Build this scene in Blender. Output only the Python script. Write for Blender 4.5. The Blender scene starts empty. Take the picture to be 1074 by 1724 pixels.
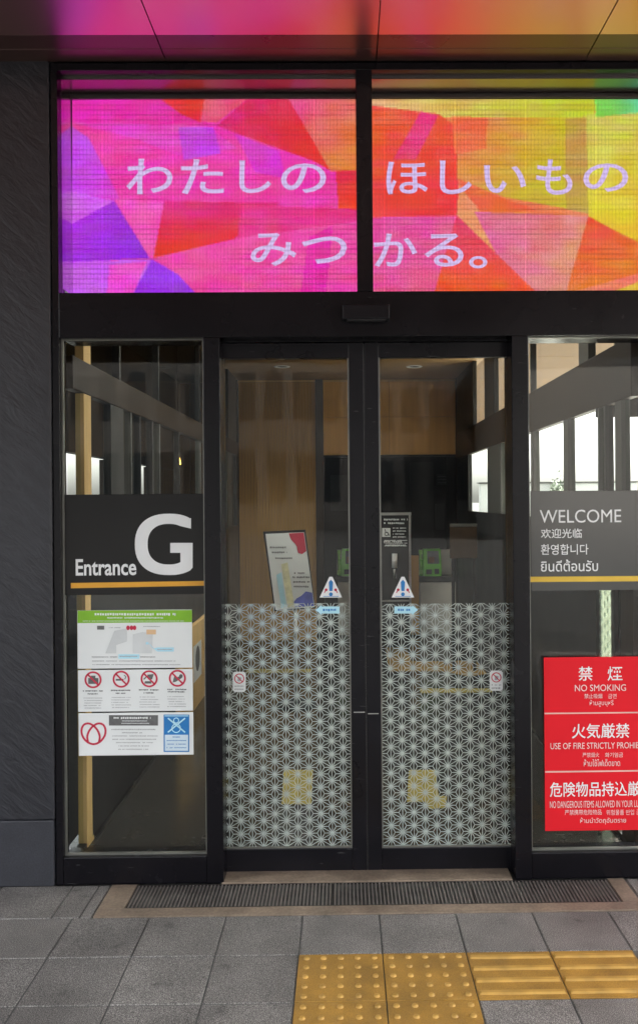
import bpy, bmesh, math, random
from mathutils import Vector, Matrix, Euler
random.seed(7)
S = bpy.context.scene
C = S.collection
R = math.radians
PI = math.pi

# ------------------------------------------------------------------ camera
W0, H0, FPX = 1074.0, 1724.0, 1480.0
cam_d = bpy.data.cameras.new('camera')
cam = bpy.data.objects.new('camera', cam_d); C.objects.link(cam)
cam_d.sensor_fit = 'VERTICAL'; cam_d.sensor_height = 24.0; cam_d.sensor_width = 24.0
cam_d.lens = 24.0 * FPX / H0
PPX, PPY = 596.5, 840.0
cam_d.shift_x = -(PPX - W0 / 2) / H0
cam_d.shift_y = (PPY - H0 / 2) / H0
cam_d.clip_start = 0.05; cam_d.clip_end = 2000
YAW, ROLL = 0.0118, 0.0078
CAMP = Vector((0, -3.75, 1.634))
CROT = Matrix.Rotation(-YAW, 3, 'Z') @ Matrix.Rotation(PI / 2, 3, 'X') @ Matrix.Rotation(-ROLL, 3, 'Z')
cam.matrix_world = Matrix.Translation(CAMP) @ CROT.to_4x4()
S.camera = cam

# ------------------------------------------------------------------ light
SUN_EL, SUN_AZ = R(50), R(62)           # the sun stands high on the right
EXPO = 3.1
w = bpy.data.worlds.new('World'); S.world = w; w.use_nodes = True
nt = w.node_tree
bg = nt.nodes['Background']; bg.inputs['Strength'].default_value = 0.14
sky = nt.nodes.new('ShaderNodeTexSky'); sky.sky_type = 'NISHITA'; sky.sun_disc = False
sky.sun_elevation = SUN_EL; sky.sun_rotation = SUN_AZ
sky.air_density = 1.0; sky.dust_density = 5.0; sky.ozone_density = 1.0
hs_ = nt.nodes.new('ShaderNodeHueSaturation'); hs_.inputs['Saturation'].default_value = .18    # thin white overcast
nt.links.new(sky.outputs[0], hs_.inputs['Color']); nt.links.new(hs_.outputs[0], bg.inputs[0])
sd = bpy.data.lights.new('sun', 'SUN'); sd.energy = 2.6; sd.angle = R(0.5); sd.color = (1, .95, .87)
sun = bpy.data.objects.new('sun', sd); C.objects.link(sun)
# nishita: rotation 0 puts the sun on +Y, positive turns towards +X
sdir = Vector((math.sin(SUN_AZ) * math.cos(SUN_EL), math.cos(SUN_AZ) * math.cos(SUN_EL), math.sin(SUN_EL)))
sun.rotation_euler = sdir.to_track_quat('Z', 'Y').to_euler()
S.view_settings.view_transform = 'Standard'; S.view_settings.look = 'None'
S.view_settings.exposure = EXPO; S.view_settings.gamma = 1; S.view_settings.use_curve_mapping = False
S.render.engine = 'CYCLES'
S.cycles.transparent_max_bounces = 32
S.cycles.max_bounces = 10; S.cycles.diffuse_bounces = 5; S.cycles.glossy_bounces = 5
S.cycles.caustics_reflective = False; S.cycles.caustics_refractive = False
S.cycles.sample_clamp_indirect = 4.0
S.cycles.use_denoising = True

# ------------------------------------------------------------------ where a spot of the facade lies
def ray(u, v):
    d = Vector(((u - PPX) / FPX, -(v - PPY) / FPX, -1.0))
    return CROT @ d
def F(u, v, Y=0.0):
    d = ray(u, v); t = (Y - CAMP.y) / d.y
    return CAMP + d * t
def G(u, v, z=0.0):
    d = ray(u, v); t = (z - CAMP.z) / d.z
    return CAMP + d * t
def X(u, v, Y=0.0): return F(u, v, Y).x
def Z(u, v, Y=0.0): return F(u, v, Y).z
def rect(u0, v0, u1, v1, Y=0.0):
    um, vm = (u0 + u1) / 2, (v0 + v1) / 2
    return X(u0, vm, Y), X(u1, vm, Y), Z(um, v1, Y), Z(um, v0, Y)     # x0,x1,z0,z1

# ------------------------------------------------------------------ materials
def lin(c):
    c = c / 255.0
    return c / 12.92 if c <= .04045 else ((c + .055) / 1.055) ** 2.4
def srgb(r, g, b): return (lin(r), lin(g), lin(b))
MATS = {}
def mat(name, col, rough=.6, metal=0., var=.12, scale=6., bump=0., bscale=60., spec=.5, stretch=(1, 1, 1), speck=0., detail=5., scuff=0.):
    if name in MATS: return MATS[name]
    m = bpy.data.materials.new(name); m.use_nodes = True
    n = m.node_tree.nodes; l = m.node_tree.links
    b = n['Principled BSDF']
    b.inputs['Roughness'].default_value = rough; b.inputs['Metallic'].default_value = metal
    b.inputs['Specular IOR Level'].default_value = spec
    tc = n.new('ShaderNodeTexCoord'); mp = n.new('ShaderNodeMapping'); mp.inputs['Scale'].default_value = stretch
    l.new(tc.outputs['Object'], mp.inputs[0])
    nz = n.new('ShaderNodeTexNoise'); nz.inputs['Scale'].default_value = scale; nz.inputs['Detail'].default_value = detail
    l.new(mp.outputs[0], nz.inputs['Vector'])
    rp = n.new('ShaderNodeValToRGB')
    rp.color_ramp.elements[0].position = .3; rp.color_ramp.elements[1].position = .7
    rp.color_ramp.elements[0].color = tuple(c * (1 - var) for c in col) + (1,)
    rp.color_ramp.elements[1].color = tuple(min(1, c * (1 + var)) for c in col) + (1,)
    l.new(nz.outputs['Fac'], rp.inputs[0])
    out = rp.outputs[0]
    if speck:
        n2 = n.new('ShaderNodeTexNoise'); n2.inputs['Scale'].default_value = bscale; n2.inputs['Detail'].default_value = 2
        l.new(tc.outputs['Object'], n2.inputs['Vector'])
        r2 = n.new('ShaderNodeValToRGB'); r2.color_ramp.elements[0].position = .36; r2.color_ramp.elements[1].position = .66
        r2.color_ramp.elements[0].color = (1 - speck,) * 3 + (1,); r2.color_ramp.elements[1].color = (1 + speck,) * 3 + (1,)
        l.new(n2.outputs['Fac'], r2.inputs[0])
        mx = n.new('ShaderNodeMix'); mx.data_type = 'RGBA'; mx.blend_type = 'MULTIPLY'; mx.inputs[0].default_value = 1
        l.new(out, mx.inputs[6]); l.new(r2.outputs[0], mx.inputs[7]); out = mx.outputs[2]
    if scuff:
        ms = n.new('ShaderNodeMapping'); ms.inputs['Scale'].default_value = (5, 5, 40); ms.inputs['Rotation'].default_value = (0, .25, 0)
        l.new(tc.outputs['Object'], ms.inputs[0])
        n4 = n.new('ShaderNodeTexNoise'); n4.inputs['Scale'].default_value = 2.2; n4.inputs['Detail'].default_value = 3; l.new(ms.outputs[0], n4.inputs['Vector'])
        r4 = n.new('ShaderNodeMapRange'); r4.inputs['From Min'].default_value = .69; r4.inputs['From Max'].default_value = .76; l.new(n4.outputs['Fac'], r4.inputs[0])
        m4 = n.new('ShaderNodeMix'); m4.data_type = 'RGBA'; m4.inputs[7].default_value = (scuff, scuff, scuff, 1)
        l.new(r4.outputs[0], m4.inputs[0]); l.new(out, m4.inputs[6]); out = m4.outputs[2]
    l.new(out, b.inputs['Base Color'])
    rr = n.new('ShaderNodeMapRange'); rr.inputs['To Min'].default_value = max(0.02, rough - .06); rr.inputs['To Max'].default_value = min(1, rough + .08)
    l.new(nz.outputs['Fac'], rr.inputs[0]); l.new(rr.outputs[0], b.inputs['Roughness'])
    if bump:
        nb = n.new('ShaderNodeTexNoise'); nb.inputs['Scale'].default_value = bscale; nb.inputs['Detail'].default_value = 4
        l.new(mp.outputs[0], nb.inputs['Vector'])
        bp = n.new('ShaderNodeBump'); bp.inputs['Strength'].default_value = bump; bp.inputs['Distance'].default_value = .004
        l.new(nb.outputs['Fac'], bp.inputs['Height']); l.new(bp.outputs[0], b.inputs['Normal'])
    MATS[name] = m
    return m

def glass_mat(name, tint, boost=1.0, top=1.0):
    m = bpy.data.materials.new(name); m.use_nodes = True
    n = m.node_tree.nodes; l = m.node_tree.links
    n.remove(n['Principled BSDF'])
    tr = n.new('ShaderNodeBsdfTransparent'); tr.inputs[0].default_value = tint + (1,)
    gl = n.new('ShaderNodeBsdfAnisotropic'); gl.inputs['Roughness'].default_value = .012
    lw = n.new('ShaderNodeLayerWeight'); lw.inputs['Blend'].default_value = .5
    pw = n.new('ShaderNodeMath'); pw.operation = 'POWER'; pw.inputs[1].default_value = 5
    l.new(lw.outputs['Facing'], pw.inputs[0])
    mr = n.new('ShaderNodeMapRange'); mr.inputs['To Min'].default_value = .04 * boost; mr.inputs['To Max'].default_value = top
    l.new(pw.outputs[0], mr.inputs[0])
    # old float glass is never quite flat
    tc = n.new('ShaderNodeTexCoord'); nz = n.new('ShaderNodeTexNoise'); nz.inputs['Scale'].default_value = 2.2; nz.inputs['Detail'].default_value = 1
    l.new(tc.outputs['Object'], nz.inputs['Vector'])
    bp = n.new('ShaderNodeBump'); bp.inputs['Strength'].default_value = .06; bp.inputs['Distance'].default_value = .02
    l.new(nz.outputs['Fac'], bp.inputs['Height']); l.new(bp.outputs[0], gl.inputs['Normal'])
    mx = n.new('ShaderNodeMixShader')
    l.new(mr.outputs[0], mx.inputs[0]); l.new(tr.outputs[0], mx.inputs[1]); l.new(gl.outputs[0], mx.inputs[2])
    o = n['Material Output']; l.new(mx.outputs[0], o.inputs[0])
    return m

def emis(name, col, strength):
    m = bpy.data.materials.new(name); m.use_nodes = True
    n = m.node_tree.nodes
    b = n['Principled BSDF']; b.inputs['Base Color'].default_value = (.02, .02, .02, 1); b.inputs['Roughness'].default_value = .5
    b.inputs['Emission Color'].default_value = col + (1,); b.inputs['Emission Strength'].default_value = strength
    return m

def film_mat(name, alpha, col=(.75, .8, .77), through=.35):
    m = bpy.data.materials.new(name); m.use_nodes = True
    n = m.node_tree.nodes; l = m.node_tree.links
    n.remove(n['Principled BSDF'])
    d = n.new('ShaderNodeBsdfDiffuse'); d.inputs[0].default_value = col + (1,)
    t = n.new('ShaderNodeBsdfTranslucent'); t.inputs[0].default_value = col + (1,)
    m0 = n.new('ShaderNodeMixShader'); m0.inputs[0].default_value = through
    l.new(d.outputs[0], m0.inputs[1]); l.new(t.outputs[0], m0.inputs[2])
    tr = n.new('ShaderNodeBsdfTransparent')
    m1 = n.new('ShaderNodeMixShader')
    tc = n.new('ShaderNodeTexCoord'); nz = n.new('ShaderNodeTexNoise'); nz.inputs['Scale'].default_value = 9
    l.new(tc.outputs['Object'], nz.inputs['Vector'])
    mr = n.new('ShaderNodeMapRange'); mr.inputs['To Min'].default_value = alpha * .85; mr.inputs['To Max'].default_value = min(1, alpha * 1.15)
    l.new(nz.outputs['Fac'], mr.inputs[0]); l.new(mr.outputs[0], m1.inputs[0])
    l.new(tr.outputs[0], m1.inputs[1]); l.new(m0.outputs[0], m1.inputs[2])
    l.new(m1.outputs[0], n['Material Output'].inputs[0])
    return m

def wood_mat(name, col, scale=1.0, groove=0.0, rough=.5):
    m = bpy.data.materials.new(name); m.use_nodes = True
    n = m.node_tree.nodes; l = m.node_tree.links; b = n['Principled BSDF']
    b.inputs['Roughness'].default_value = rough; b.inputs['Specular IOR Level'].default_value = .2
    tc = n.new('ShaderNodeTexCoord'); mp = n.new('ShaderNodeMapping'); mp.inputs['Scale'].default_value = (14 * scale, 14 * scale, .8 * scale)
    l.new(tc.outputs['Object'], mp.inputs[0])
    nz = n.new('ShaderNodeTexNoise'); nz.inputs['Scale'].default_value = 1.5; nz.inputs['Detail'].default_value = 7; nz.inputs['Distortion'].default_value = .6
    l.new(mp.outputs[0], nz.inputs['Vector'])
    rp = n.new('ShaderNodeValToRGB'); rp.color_ramp.elements[0].position = .3; rp.color_ramp.elements[1].position = .72
    rp.color_ramp.elements[0].color = tuple(c * .9 for c in col) + (1,); rp.color_ramp.elements[1].color = tuple(min(1, c * 1.07) for c in col) + (1,)
    l.new(nz.outputs['Fac'], rp.inputs[0]); l.new(rp.outputs[0], b.inputs['Base Color'])
    bp = n.new('ShaderNodeBump'); bp.inputs['Strength'].default_value = .15; bp.inputs['Distance'].default_value = .003
    l.new(nz.outputs['Fac'], bp.inputs['Height']); l.new(bp.outputs[0], b.inputs['Normal'])
    return m

FRAME = mat('black_anodised_frame', (.0055, .005, .0068), .24, 0, .25, 3, .04, 300, .22, scuff=.05)
FRAME2 = mat('dark_door_leaf', (.007, .0066, .0088), .28, 0, .3, 4, .04, 300, .22, scuff=.06)
BEAD = mat('grey_glazing_bead', (.2, .2, .18), .4, .6, .15, 10)
RUBBER = mat('black_rubber', (.006, .006, .007), .7, 0, .1, 10)
GLASS = glass_mat('clear_glass', (.95, .96, .95), .5)
GLASS2 = glass_mat('side_glass', (.93, .95, .92), .5, .13)
TINT = glass_mat('dimming_glass', (.50, .54, .47), .5)
FILM = film_mat('white_vinyl_film', .74, (.70, .76, .73))
STAR = film_mat('white_vinyl_star', .95, (.86, .92, .90))
HAZE = film_mat('frosted_vinyl', .04, (.52, .64, .58))
WOOD = wood_mat('amber_wood_panel', (.78, .43, .13))
WOODL = wood_mat('pale_wood', (.72, .48, .20))
WOODD = wood_mat('dark_brown_wood', (.024, .015, .009))
WOODB = wood_mat('mid_brown_wood', (.07, .045, .026))
SLAT = wood_mat('slatted_brown_wood', (.50, .29, .10))
BLACK = mat('matt_black_panel', (.012, .012, .013), .5, 0, .2, 4)
CHAR = mat('charcoal_panel', (.03, .03, .031), .35, 0, .15, 5)
WHITEP = mat('white_paper', (.78, .80, .79), .45, 0, .03, 5)
INK = mat('grey_ink', (.12, .12, .12), .6, 0, .2, 40)
INKL = mat('pale_grey_ink', (.38, .38, .39), .6, 0, .2, 40)
WHITEI = mat('white_lettering', (.80, .80, .80), .5, 0, .03, 10)
ORANGE = mat('orange_line', (.75, .36, .03), .5, 0, .06, 10)
YELLOWL = mat('yellow_line', (.72, .47, .05), .5, 0, .06, 10)
RED = mat('red_sign_face', (.72, .012, .022), .6, 0, .05, 4, spec=.2)
REDI = mat('crimson_ink', (.55, .02, .06), .5, 0, .05, 10)
BLUE = mat('blue_ink', (.02, .19, .50), .5, 0, .1, 10)
BLUEL = mat('pale_blue_ink', (.46, .76, .88), .5, 0, .06, 10)
GREENI = mat('leaf_green_ink', (.22, .48, .02), .5, 0, .08, 10)
STEEL = mat('brushed_steel', (.42, .42, .40), .35, .9, .15, 6, stretch=(1, 1, 12))
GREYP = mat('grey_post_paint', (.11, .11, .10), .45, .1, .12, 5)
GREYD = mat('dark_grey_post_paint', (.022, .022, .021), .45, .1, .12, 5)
PHONEG = mat('lime_green_plastic', (.10, .42, .02), .35, 0, .08, 10)
BEIGE = mat('grey_beige_laminate', (.42, .41, .36), .5, 0, .06, 5)

# ------------------------------------------------------------------ mesh helpers
def tag(o, label=None, cat=None, group=None, kind=None):
    if label: o['label'] = label
    if cat: o['category'] = cat
    if group: o['group'] = group
    if kind: o['kind'] = kind
    return o
def thing(name, label, cat, loc=(0, 0, 0), group=None):
    o = bpy.data.objects.new(name, None); C.objects.link(o); o.location = loc
    o.empty_display_size = .1
    return tag(o, label, cat, group)
def obj(name, bm, m, parent=None, smooth=False):
    me = bpy.data.meshes.new(name)
    if isinstance(bm, bmesh.types.BMesh):
        bm.normal_update(); bm.to_mesh(me); bm.free()
    else:
        me.from_pydata(bm[0], [], bm[1])
    if smooth:
        for p in me.polygons: p.use_smooth = True
    for mm in (m if isinstance(m, (list, tuple)) else [m]): me.materials.append(mm)
    o = bpy.data.objects.new(name, me); C.objects.link(o)
    if parent:
        o.parent = parent
        o.location = -Vector(parent.location) if parent.parent is None else -(Vector(parent.location) + Vector(parent.parent.location))
        if parent.type == 'MESH': o.location = (0, 0, 0)
    return o
# a thing is an Empty at its base; its parts keep world coordinates in their meshes
def box(bm, x0, x1, y0, y1, z0, z1, bev=0., mi=0):
    vs = [bm.verts.new(p) for p in ((x0, y0, z0), (x1, y0, z0), (x1, y1, z0), (x0, y1, z0), (x0, y0, z1), (x1, y0, z1), (x1, y1, z1), (x0, y1, z1))]
    fs = [bm.faces.new([vs[i] for i in f]) for f in ((0, 3, 2, 1), (4, 5, 6, 7), (0, 1, 5, 4), (1, 2, 6, 5), (2, 3, 7, 6), (3, 0, 4, 7))]
    for f in fs: f.material_index = mi
    if bev:
        es = list({e for f in fs for e in f.edges})
        r = bmesh.ops.bevel(bm, geom=es, offset=bev, segments=2, profile=.5, affect='EDGES')
        for f in r['faces']: f.material_index = mi
    return fs
def bx(name, m, parent, *a, bev=.002):
    bm = bmesh.new(); box(bm, *a, bev=bev)
    return obj(name, bm, m, parent)
def slab(name, m, parent, u0, v0, u1, v1, Y, t, bev=.0):
    x0, x1, z0, z1 = rect(u0, v0, u1, v1, Y)
    return bx(name, m, parent, x0, x1, Y, Y + t, z0, z1, bev=bev)
def tube(bm, p0, p1, r0, r1=None, n=12, mi=0, cap=True):
    r1 = r0 if r1 is None else r1
    p0, p1 = Vector(p0), Vector(p1); d = (p1 - p0).normalized()
    a = d.orthogonal().normalized(); b = d.cross(a)
    A = [bm.verts.new(p0 + (a * math.cos(2 * PI * i / n) + b * math.sin(2 * PI * i / n)) * r0) for i in range(n)]
    B = [bm.verts.new(p1 + (a * math.cos(2 * PI * i / n) + b * math.sin(2 * PI * i / n)) * r1) for i in range(n)]
    for i in range(n):
        f = bm.faces.new((A[i], A[(i + 1) % n], B[(i + 1) % n], B[i])); f.material_index = mi; f.smooth = True
    if cap:
        bm.faces.new(A[::-1]).material_index = mi; bm.faces.new(B).material_index = mi
class Flat:
    """flat printed marks on a vertical plane at depth Y, given in photograph pixels"""
    def __init__(s, Y, t=.0): s.Y = Y; s.v = []; s.f = []
    def pt(s, u, v): return tuple(F(u, v, s.Y))
    def poly(s, pts):
        i = len(s.v); s.v += [s.pt(*p) for p in pts]; s.f.append(list(range(i, i + len(pts))))
    def rect(s, u0, v0, u1, v1): s.poly([(u0, v1), (u1, v1), (u1, v0), (u0, v0)])
    def ring(s, cu, cv, r, w, n=40, ry=None):
        ry = ry or r
        for k in range(n):
            a, b = 2 * PI * k / n, 2 * PI * (k + 1) / n
            s.poly([(cu + r * math.cos(a), cv + ry * math.sin(a)), (cu + (r - w) * math.cos(a), cv + (ry - w) * math.sin(a)),
                    (cu + (r - w) * math.cos(b), cv + (ry - w) * math.sin(b)), (cu + r * math.cos(b), cv + ry * math.sin(b))])
    def disc(s, cu, cv, r, n=24, ry=None):
        ry = ry or r
        s.poly([(cu + r * math.cos(-2 * PI * k / n), cv + ry * math.sin(-2 * PI * k / n)) for k in range(n)])
    def line(s, pts, w):
        for (a, b), (c, d) in zip(pts, pts[1:]):
            L = math.hypot(c - a, d - b) or 1; nx, ny = -(d - b) / L * w / 2, (c - a) / L * w / 2
            s.poly([(a + nx, b + ny), (c + nx, d + ny), (c - nx, d - ny), (a - nx, b - ny)])
    def scribble(s, u0, v0, u1, h, dens=.72, ch=None):
        """a line of print too small to read in the photograph"""
        u = u0; ch = ch or h * .8
        while u < u1 - .5:
            wd = min(ch * random.uniform(.55, 1.0), u1 - u)
            if random.random() < .93: s.rect(u, v0 + random.uniform(0, h * .15), u + wd, v0 + h * random.uniform(.75, 1))
            u += wd / dens
    def build(s, name, m, parent):
        o = obj(name, (s.v, s.f), m, parent)
        return o

FONT = None
def glyphs(items, Y, name, m, parent, bold=0.0):
    """items: (text, u0, v0, u1, v1) fitted to that rectangle of the plane at depth Y; one mesh"""
    V, Fc = [], []
    dg = bpy.context.evaluated_depsgraph_get()
    for (t, u0, v0, u1, v1) in items:
        cu = bpy.data.curves.new('t', 'FONT'); cu.body = t; cu.size = 1; cu.offset = bold; cu.resolution_u = 4
        o = bpy.data.objects.new('t', cu); C.objects.link(o)
        bpy.context.view_layer.update(); dg = bpy.context.evaluated_depsgraph_get()
        me = bpy.data.meshes.new_from_object(o.evaluated_get(dg))
        xs = [v.co.x for v in me.vertices]; ys = [v.co.y for v in me.vertices]
        bpy.data.objects.remove(o); bpy.data.curves.remove(cu)
        if not xs: continue
        a, b, c, d = min(xs), max(xs), min(ys), max(ys)
        x0, x1, z0, z1 = rect(u0, v0, u1, v1, Y)
        i = len(V)
        for v in me.vertices:
            V.append((x0 + (v.co.x - a) / (b - a) * (x1 - x0), Y, z0 + (v.co.y - c) / (d - c) * (z1 - z0)))
        for p in me.polygons: Fc.append([i + k for k in p.vertices])
        bpy.data.meshes.remove(me)
    o = obj(name, (V, Fc), m, parent)
    return o

# ================================================================== GROUND
asph = mat('worn_asphalt', (.06, .06, .058), .85, 0, .2, 1.5, .3, 60)
bm = bmesh.new()
vs = [bm.verts.new(p) for p in ((-300, -300, -.02), (300, -300, -.02), (300, 300, -.02), (-300, 300, -.02))]; bm.faces.new(vs)
tag(obj('ground', bm, asph), kind='structure')

def stone_mat():
    m = bpy.data.materials.new('grey_granite_paver'); m.use_nodes = True
    n = m.node_tree.nodes; l = m.node_tree.links; b = n['Principled BSDF']
    tc = n.new('ShaderNodeTexCoord'); at = n.new('ShaderNodeAttribute'); at.attribute_name = 'tone'
    n1 = n.new('ShaderNodeTexNoise'); n1.inputs['Scale'].default_value = 330; n1.inputs['Detail'].default_value = 2
    n2 = n.new('ShaderNodeTexNoise'); n2.inputs['Scale'].default_value = 3.5; n2.inputs['Detail'].default_value = 6
    n3 = n.new('ShaderNodeTexNoise'); n3.inputs['Scale'].default_value = 7; n3.inputs['Detail'].default_value = 3
    for q in (n1, n2, n3): l.new(tc.outputs['Object'], q.inputs['Vector'])
    r1 = n.new('ShaderNodeValToRGB'); e = r1.color_ramp.elements
    e[0].position = .36; e[0].color = (.060, .054, .050, 1); e[1].position = .70; e[1].color = (.50, .465, .43, 1)
    x = e.new(.5); x.color = (.158, .147, .137, 1)
    l.new(n1.outputs['Fac'], r1.inputs[0])
    r2 = n.new('ShaderNodeMapRange'); r2.inputs['From Min'].default_value = .3; r2.inputs['From Max'].default_value = .7; r2.inputs['To Min'].default_value = .68; r2.inputs['To Max'].default_value = 1.2
    l.new(n2.outputs['Fac'], r2.inputs[0])
    r3 = n.new('ShaderNodeMapRange'); r3.inputs['From Min'].default_value = .27; r3.inputs['From Max'].default_value = .35; r3.inputs['To Min'].default_value = .55; r3.inputs['To Max'].default_value = 1
    l.new(n3.outputs['Fac'], r3.inputs[0])
    mu = n.new('ShaderNodeMath'); mu.operation = 'MULTIPLY'; l.new(r2.outputs[0], mu.inputs[0]); l.new(r3.outputs[0], mu.inputs[1])
    m2 = n.new('ShaderNodeMath'); m2.operation = 'MULTIPLY'; l.new(mu.outputs[0], m2.inputs[0]); l.new(at.outputs['Fac'], m2.inputs[1])
    vm = n.new('ShaderNodeVectorMath'); vm.operation = 'SCALE'; l.new(r1.outputs[0], vm.inputs[0]); l.new(m2.outputs[0], vm.inputs['Scale'])
    l.new(vm.outputs[0], b.inputs['Base Color'])
    b.inputs['Roughness'].default_value = .62
    bp = n.new('ShaderNodeBump'); bp.inputs['Strength'].default_value = .3; bp.inputs['Distance'].default_value = .002
    l.new(n1.outputs['Fac'], bp.inputs['Height']); l.new(bp.outputs[0], b.inputs['Normal'])
    return m
PAVER = stone_mat()
JOINT = mat('pale_mortar_joint', (.10, .10, .095), .9, 0, .3, 12)
OX, OY, P = X(639, 1540, 0) * 0 + .141, -.285, .30
gp = [G(383, 1544), G(511, 1541.7), G(639, 1539.5), G(766, 1539.5), G(892, 1539.5)]
# joints measured from the photograph: every 0.30 m
OX = sum(p.x - k * P for k, p in zip((-2, -1, 0, 1, 2), gp)) / 5
print('joint origin', OX, [round(p.x, 3) for p in gp], [round(p.y, 3) for p in gp], [round(G(600, v).y, 3) for v in (1541, 1606, 1686)])
print('base z', Z(105, 1490), Z(900, 1480), 'ceil', Z(300, 104), 'paver', [round(Z(300, v), 3) for v in (490, 568)])
OY = sum((G(400, 1543).y, G(400, 1608).y + .3, G(400, 1689).y + .6)) / 3
print('OY', OY)
VXL, VXR = -1.34, 1.45
TACT = {(-1, 0): 'dot', (0, 0): 'dot', (-1, 1): 'dot', (0, 1): 'dot', (-1, 2): 'dot', (0, 2): 'dot', (1, 0): 'bar', (2, 0): 'bar', (3, 0): 'bar', (4, 0): 'bar'}
CH_X0, CH_X1 = G(160, 1540).x, G(1074, 1532).x + .03      # drain channel
# pavers
vv, ff, tone = [], [], []
def paver(x0, x1, y0, y1):
    if x1 - x0 < .012 or y1 - y0 < .012: return
    g, bv = .0022, .003; dz = random.uniform(-.0008, .0008)
    i = len(vv); t = random.uniform(.88, 1.10)
    a0, a1, b0, b1 = x0 + g, x1 - g, y0 + g, y1 - g
    for q, z in ((0, -.004), (bv, dz)):
        vv.extend([(a0 + q, b0 + q, z), (a1 - q, b0 + q, z), (a1 - q, b1 - q, z), (a0 + q, b1 - q, z)])
    for k in range(4):
        ff.append([i + k, i + (k + 1) % 4, i + 4 + (k + 1) % 4, i + 4 + k]); tone.append(t)
    ff.append([i + 4, i + 5, i + 6, i + 7]); tone.append(t)
for r in range(-1, 17):
    for c in range(-14, 16):
        x0, x1 = OX + c * P, OX + (c + 1) * P
        y1 = OY - r * P; y0 = y1 - P
        # tile (c, r): row 0 lies behind the front edge of the drain frame
        if (c, r - 1) in TACT: continue
        if r == -1: continue
        if r == 0:
            pass
        paver(x0, x1, y0, y1)
# the short row along the wall, either side of the drain
for c in range(-14, 16):
    x0, x1 = OX + c * P - .085, OX + (c + 1) * P - .085
    lo, hi = OY, -.002
    if x0 < CH_X0 - .03:
        paver(x0, min(x1, CH_X0 - .055), lo, hi)
    elif x1 > CH_X1 + .03:
        paver(max(x0, CH_X1 + .01), x1, lo, hi)
paver(CH_X0 - .055, CH_X0 - .004, OY, -.002)
CONC = mat('pale_bounce_paving', (.42, .41, .38), .8, 0, .08, 2, .1, 60)  # pale ground added on the right to bounce light into the lobby
for a, b in ((VXR, 14.0),):
    bm = bmesh.new(); box(bm, a, b, .12, 16, -.018, .002); tag(obj('added_bounce_path', bm, CONC), kind='structure')
pv = obj('pavement', (vv, ff), PAVER)
at = pv.data.attributes.new('tone', 'FLOAT', 'FACE')
at.data.foreach_set('value', tone)
tag(pv, kind='structure')
bm = bmesh.new(); box(bm, -4.4, 4.7, -5.4, -.002, -.018, -.0035); tag(obj('pavement_bed', bm, JOINT), kind='structure')

# tactile tiles
YEL = mat('yellow_tactile_paver', (.36, .19, .030), .55, 0, .28, 7, .3, 220, speck=.14)
YELT = mat('highlit_yellow_tops', (.47, .27, .055), .5, 0, .25, 14)  # lighter yellow paints a highlight onto the raised dots and bars
def tactile(c, r, kind, label, group):
    x0, y1 = OX + c * P, OY - (r + 1) * P
    t = thing('tactile_tile', label, 'tactile tile', (x0 + P / 2, y1 - P / 2, 0), group)
    bm = bmesh.new(); box(bm, x0 + .002, x0 + P - .002, y1 - P + .002, y1 - .002, -.016, .001, bev=.0015)
    obj('base', bm, YEL, t)
    bm = bmesh.new()
    if kind == 'dot':
        for i in range(5):
            for j in range(5):
                cx, cy = x0 + .03 + i * .06, y1 - .03 - j * .06
                prev = None
                for (rr, z) in ((.0112, .0008), (.0100, .0040), (.0078, .0060), (.0052, .0066)):
                    ring = [bm.verts.new((cx + rr * math.cos(a * PI / 8), cy + rr * math.sin(a * PI / 8), z)) for a in range(16)]
                    if prev:
                        for k in range(16): bm.faces.new((prev[k], prev[(k + 1) % 16], ring[(k + 1) % 16], ring[k])).smooth = True
                    prev = ring
                bm.faces.new(prev)
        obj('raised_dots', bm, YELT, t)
    else:
        for j in range(4):
            cy = y1 - .0375 - j * .075
            rows = []
            for (hx, hy, z) in ((.0, .0125, .0008), (.003, .0095, .0055), (.005, .007, .0070)):
                rows.append([bm.verts.new(p) for p in ((x0 + .008 + hx, cy - hy, z), (x0 + P - .008 - hx, cy - hy, z), (x0 + P - .008 - hx, cy + hy, z), (x0 + .008 + hx, cy + hy, z))])
            for A, B in zip(rows, rows[1:]):
                for k in range(4): bm.faces.new((A[k], A[(k + 1) % 4], B[(k + 1) % 4], B[k]))
            bm.faces.new(rows[-1])
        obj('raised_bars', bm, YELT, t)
    return t
tl = {(-1, 0): 'yellow tactile tile with raised dots, back left of the dotted block', (0, 0): 'yellow tactile tile with raised dots touching the barred strip',
      (-1, 1): 'yellow dotted tactile tile, front left of the block and cut by the picture edge', (0, 1): 'yellow dotted tactile tile, front right of the block and cut by the picture edge',
      (1, 0): 'yellow tactile tile with raised bars next to the dotted tiles', (2, 0): 'yellow tactile tile with raised bars at the right picture edge'}
for (c, r), k in TACT.items():
    if (c, r) in tl:
        tactile(c, r, k, tl[(c, r)], 'dotted tactile tiles' if k == 'dot' else 'barred tactile tiles')

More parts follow.
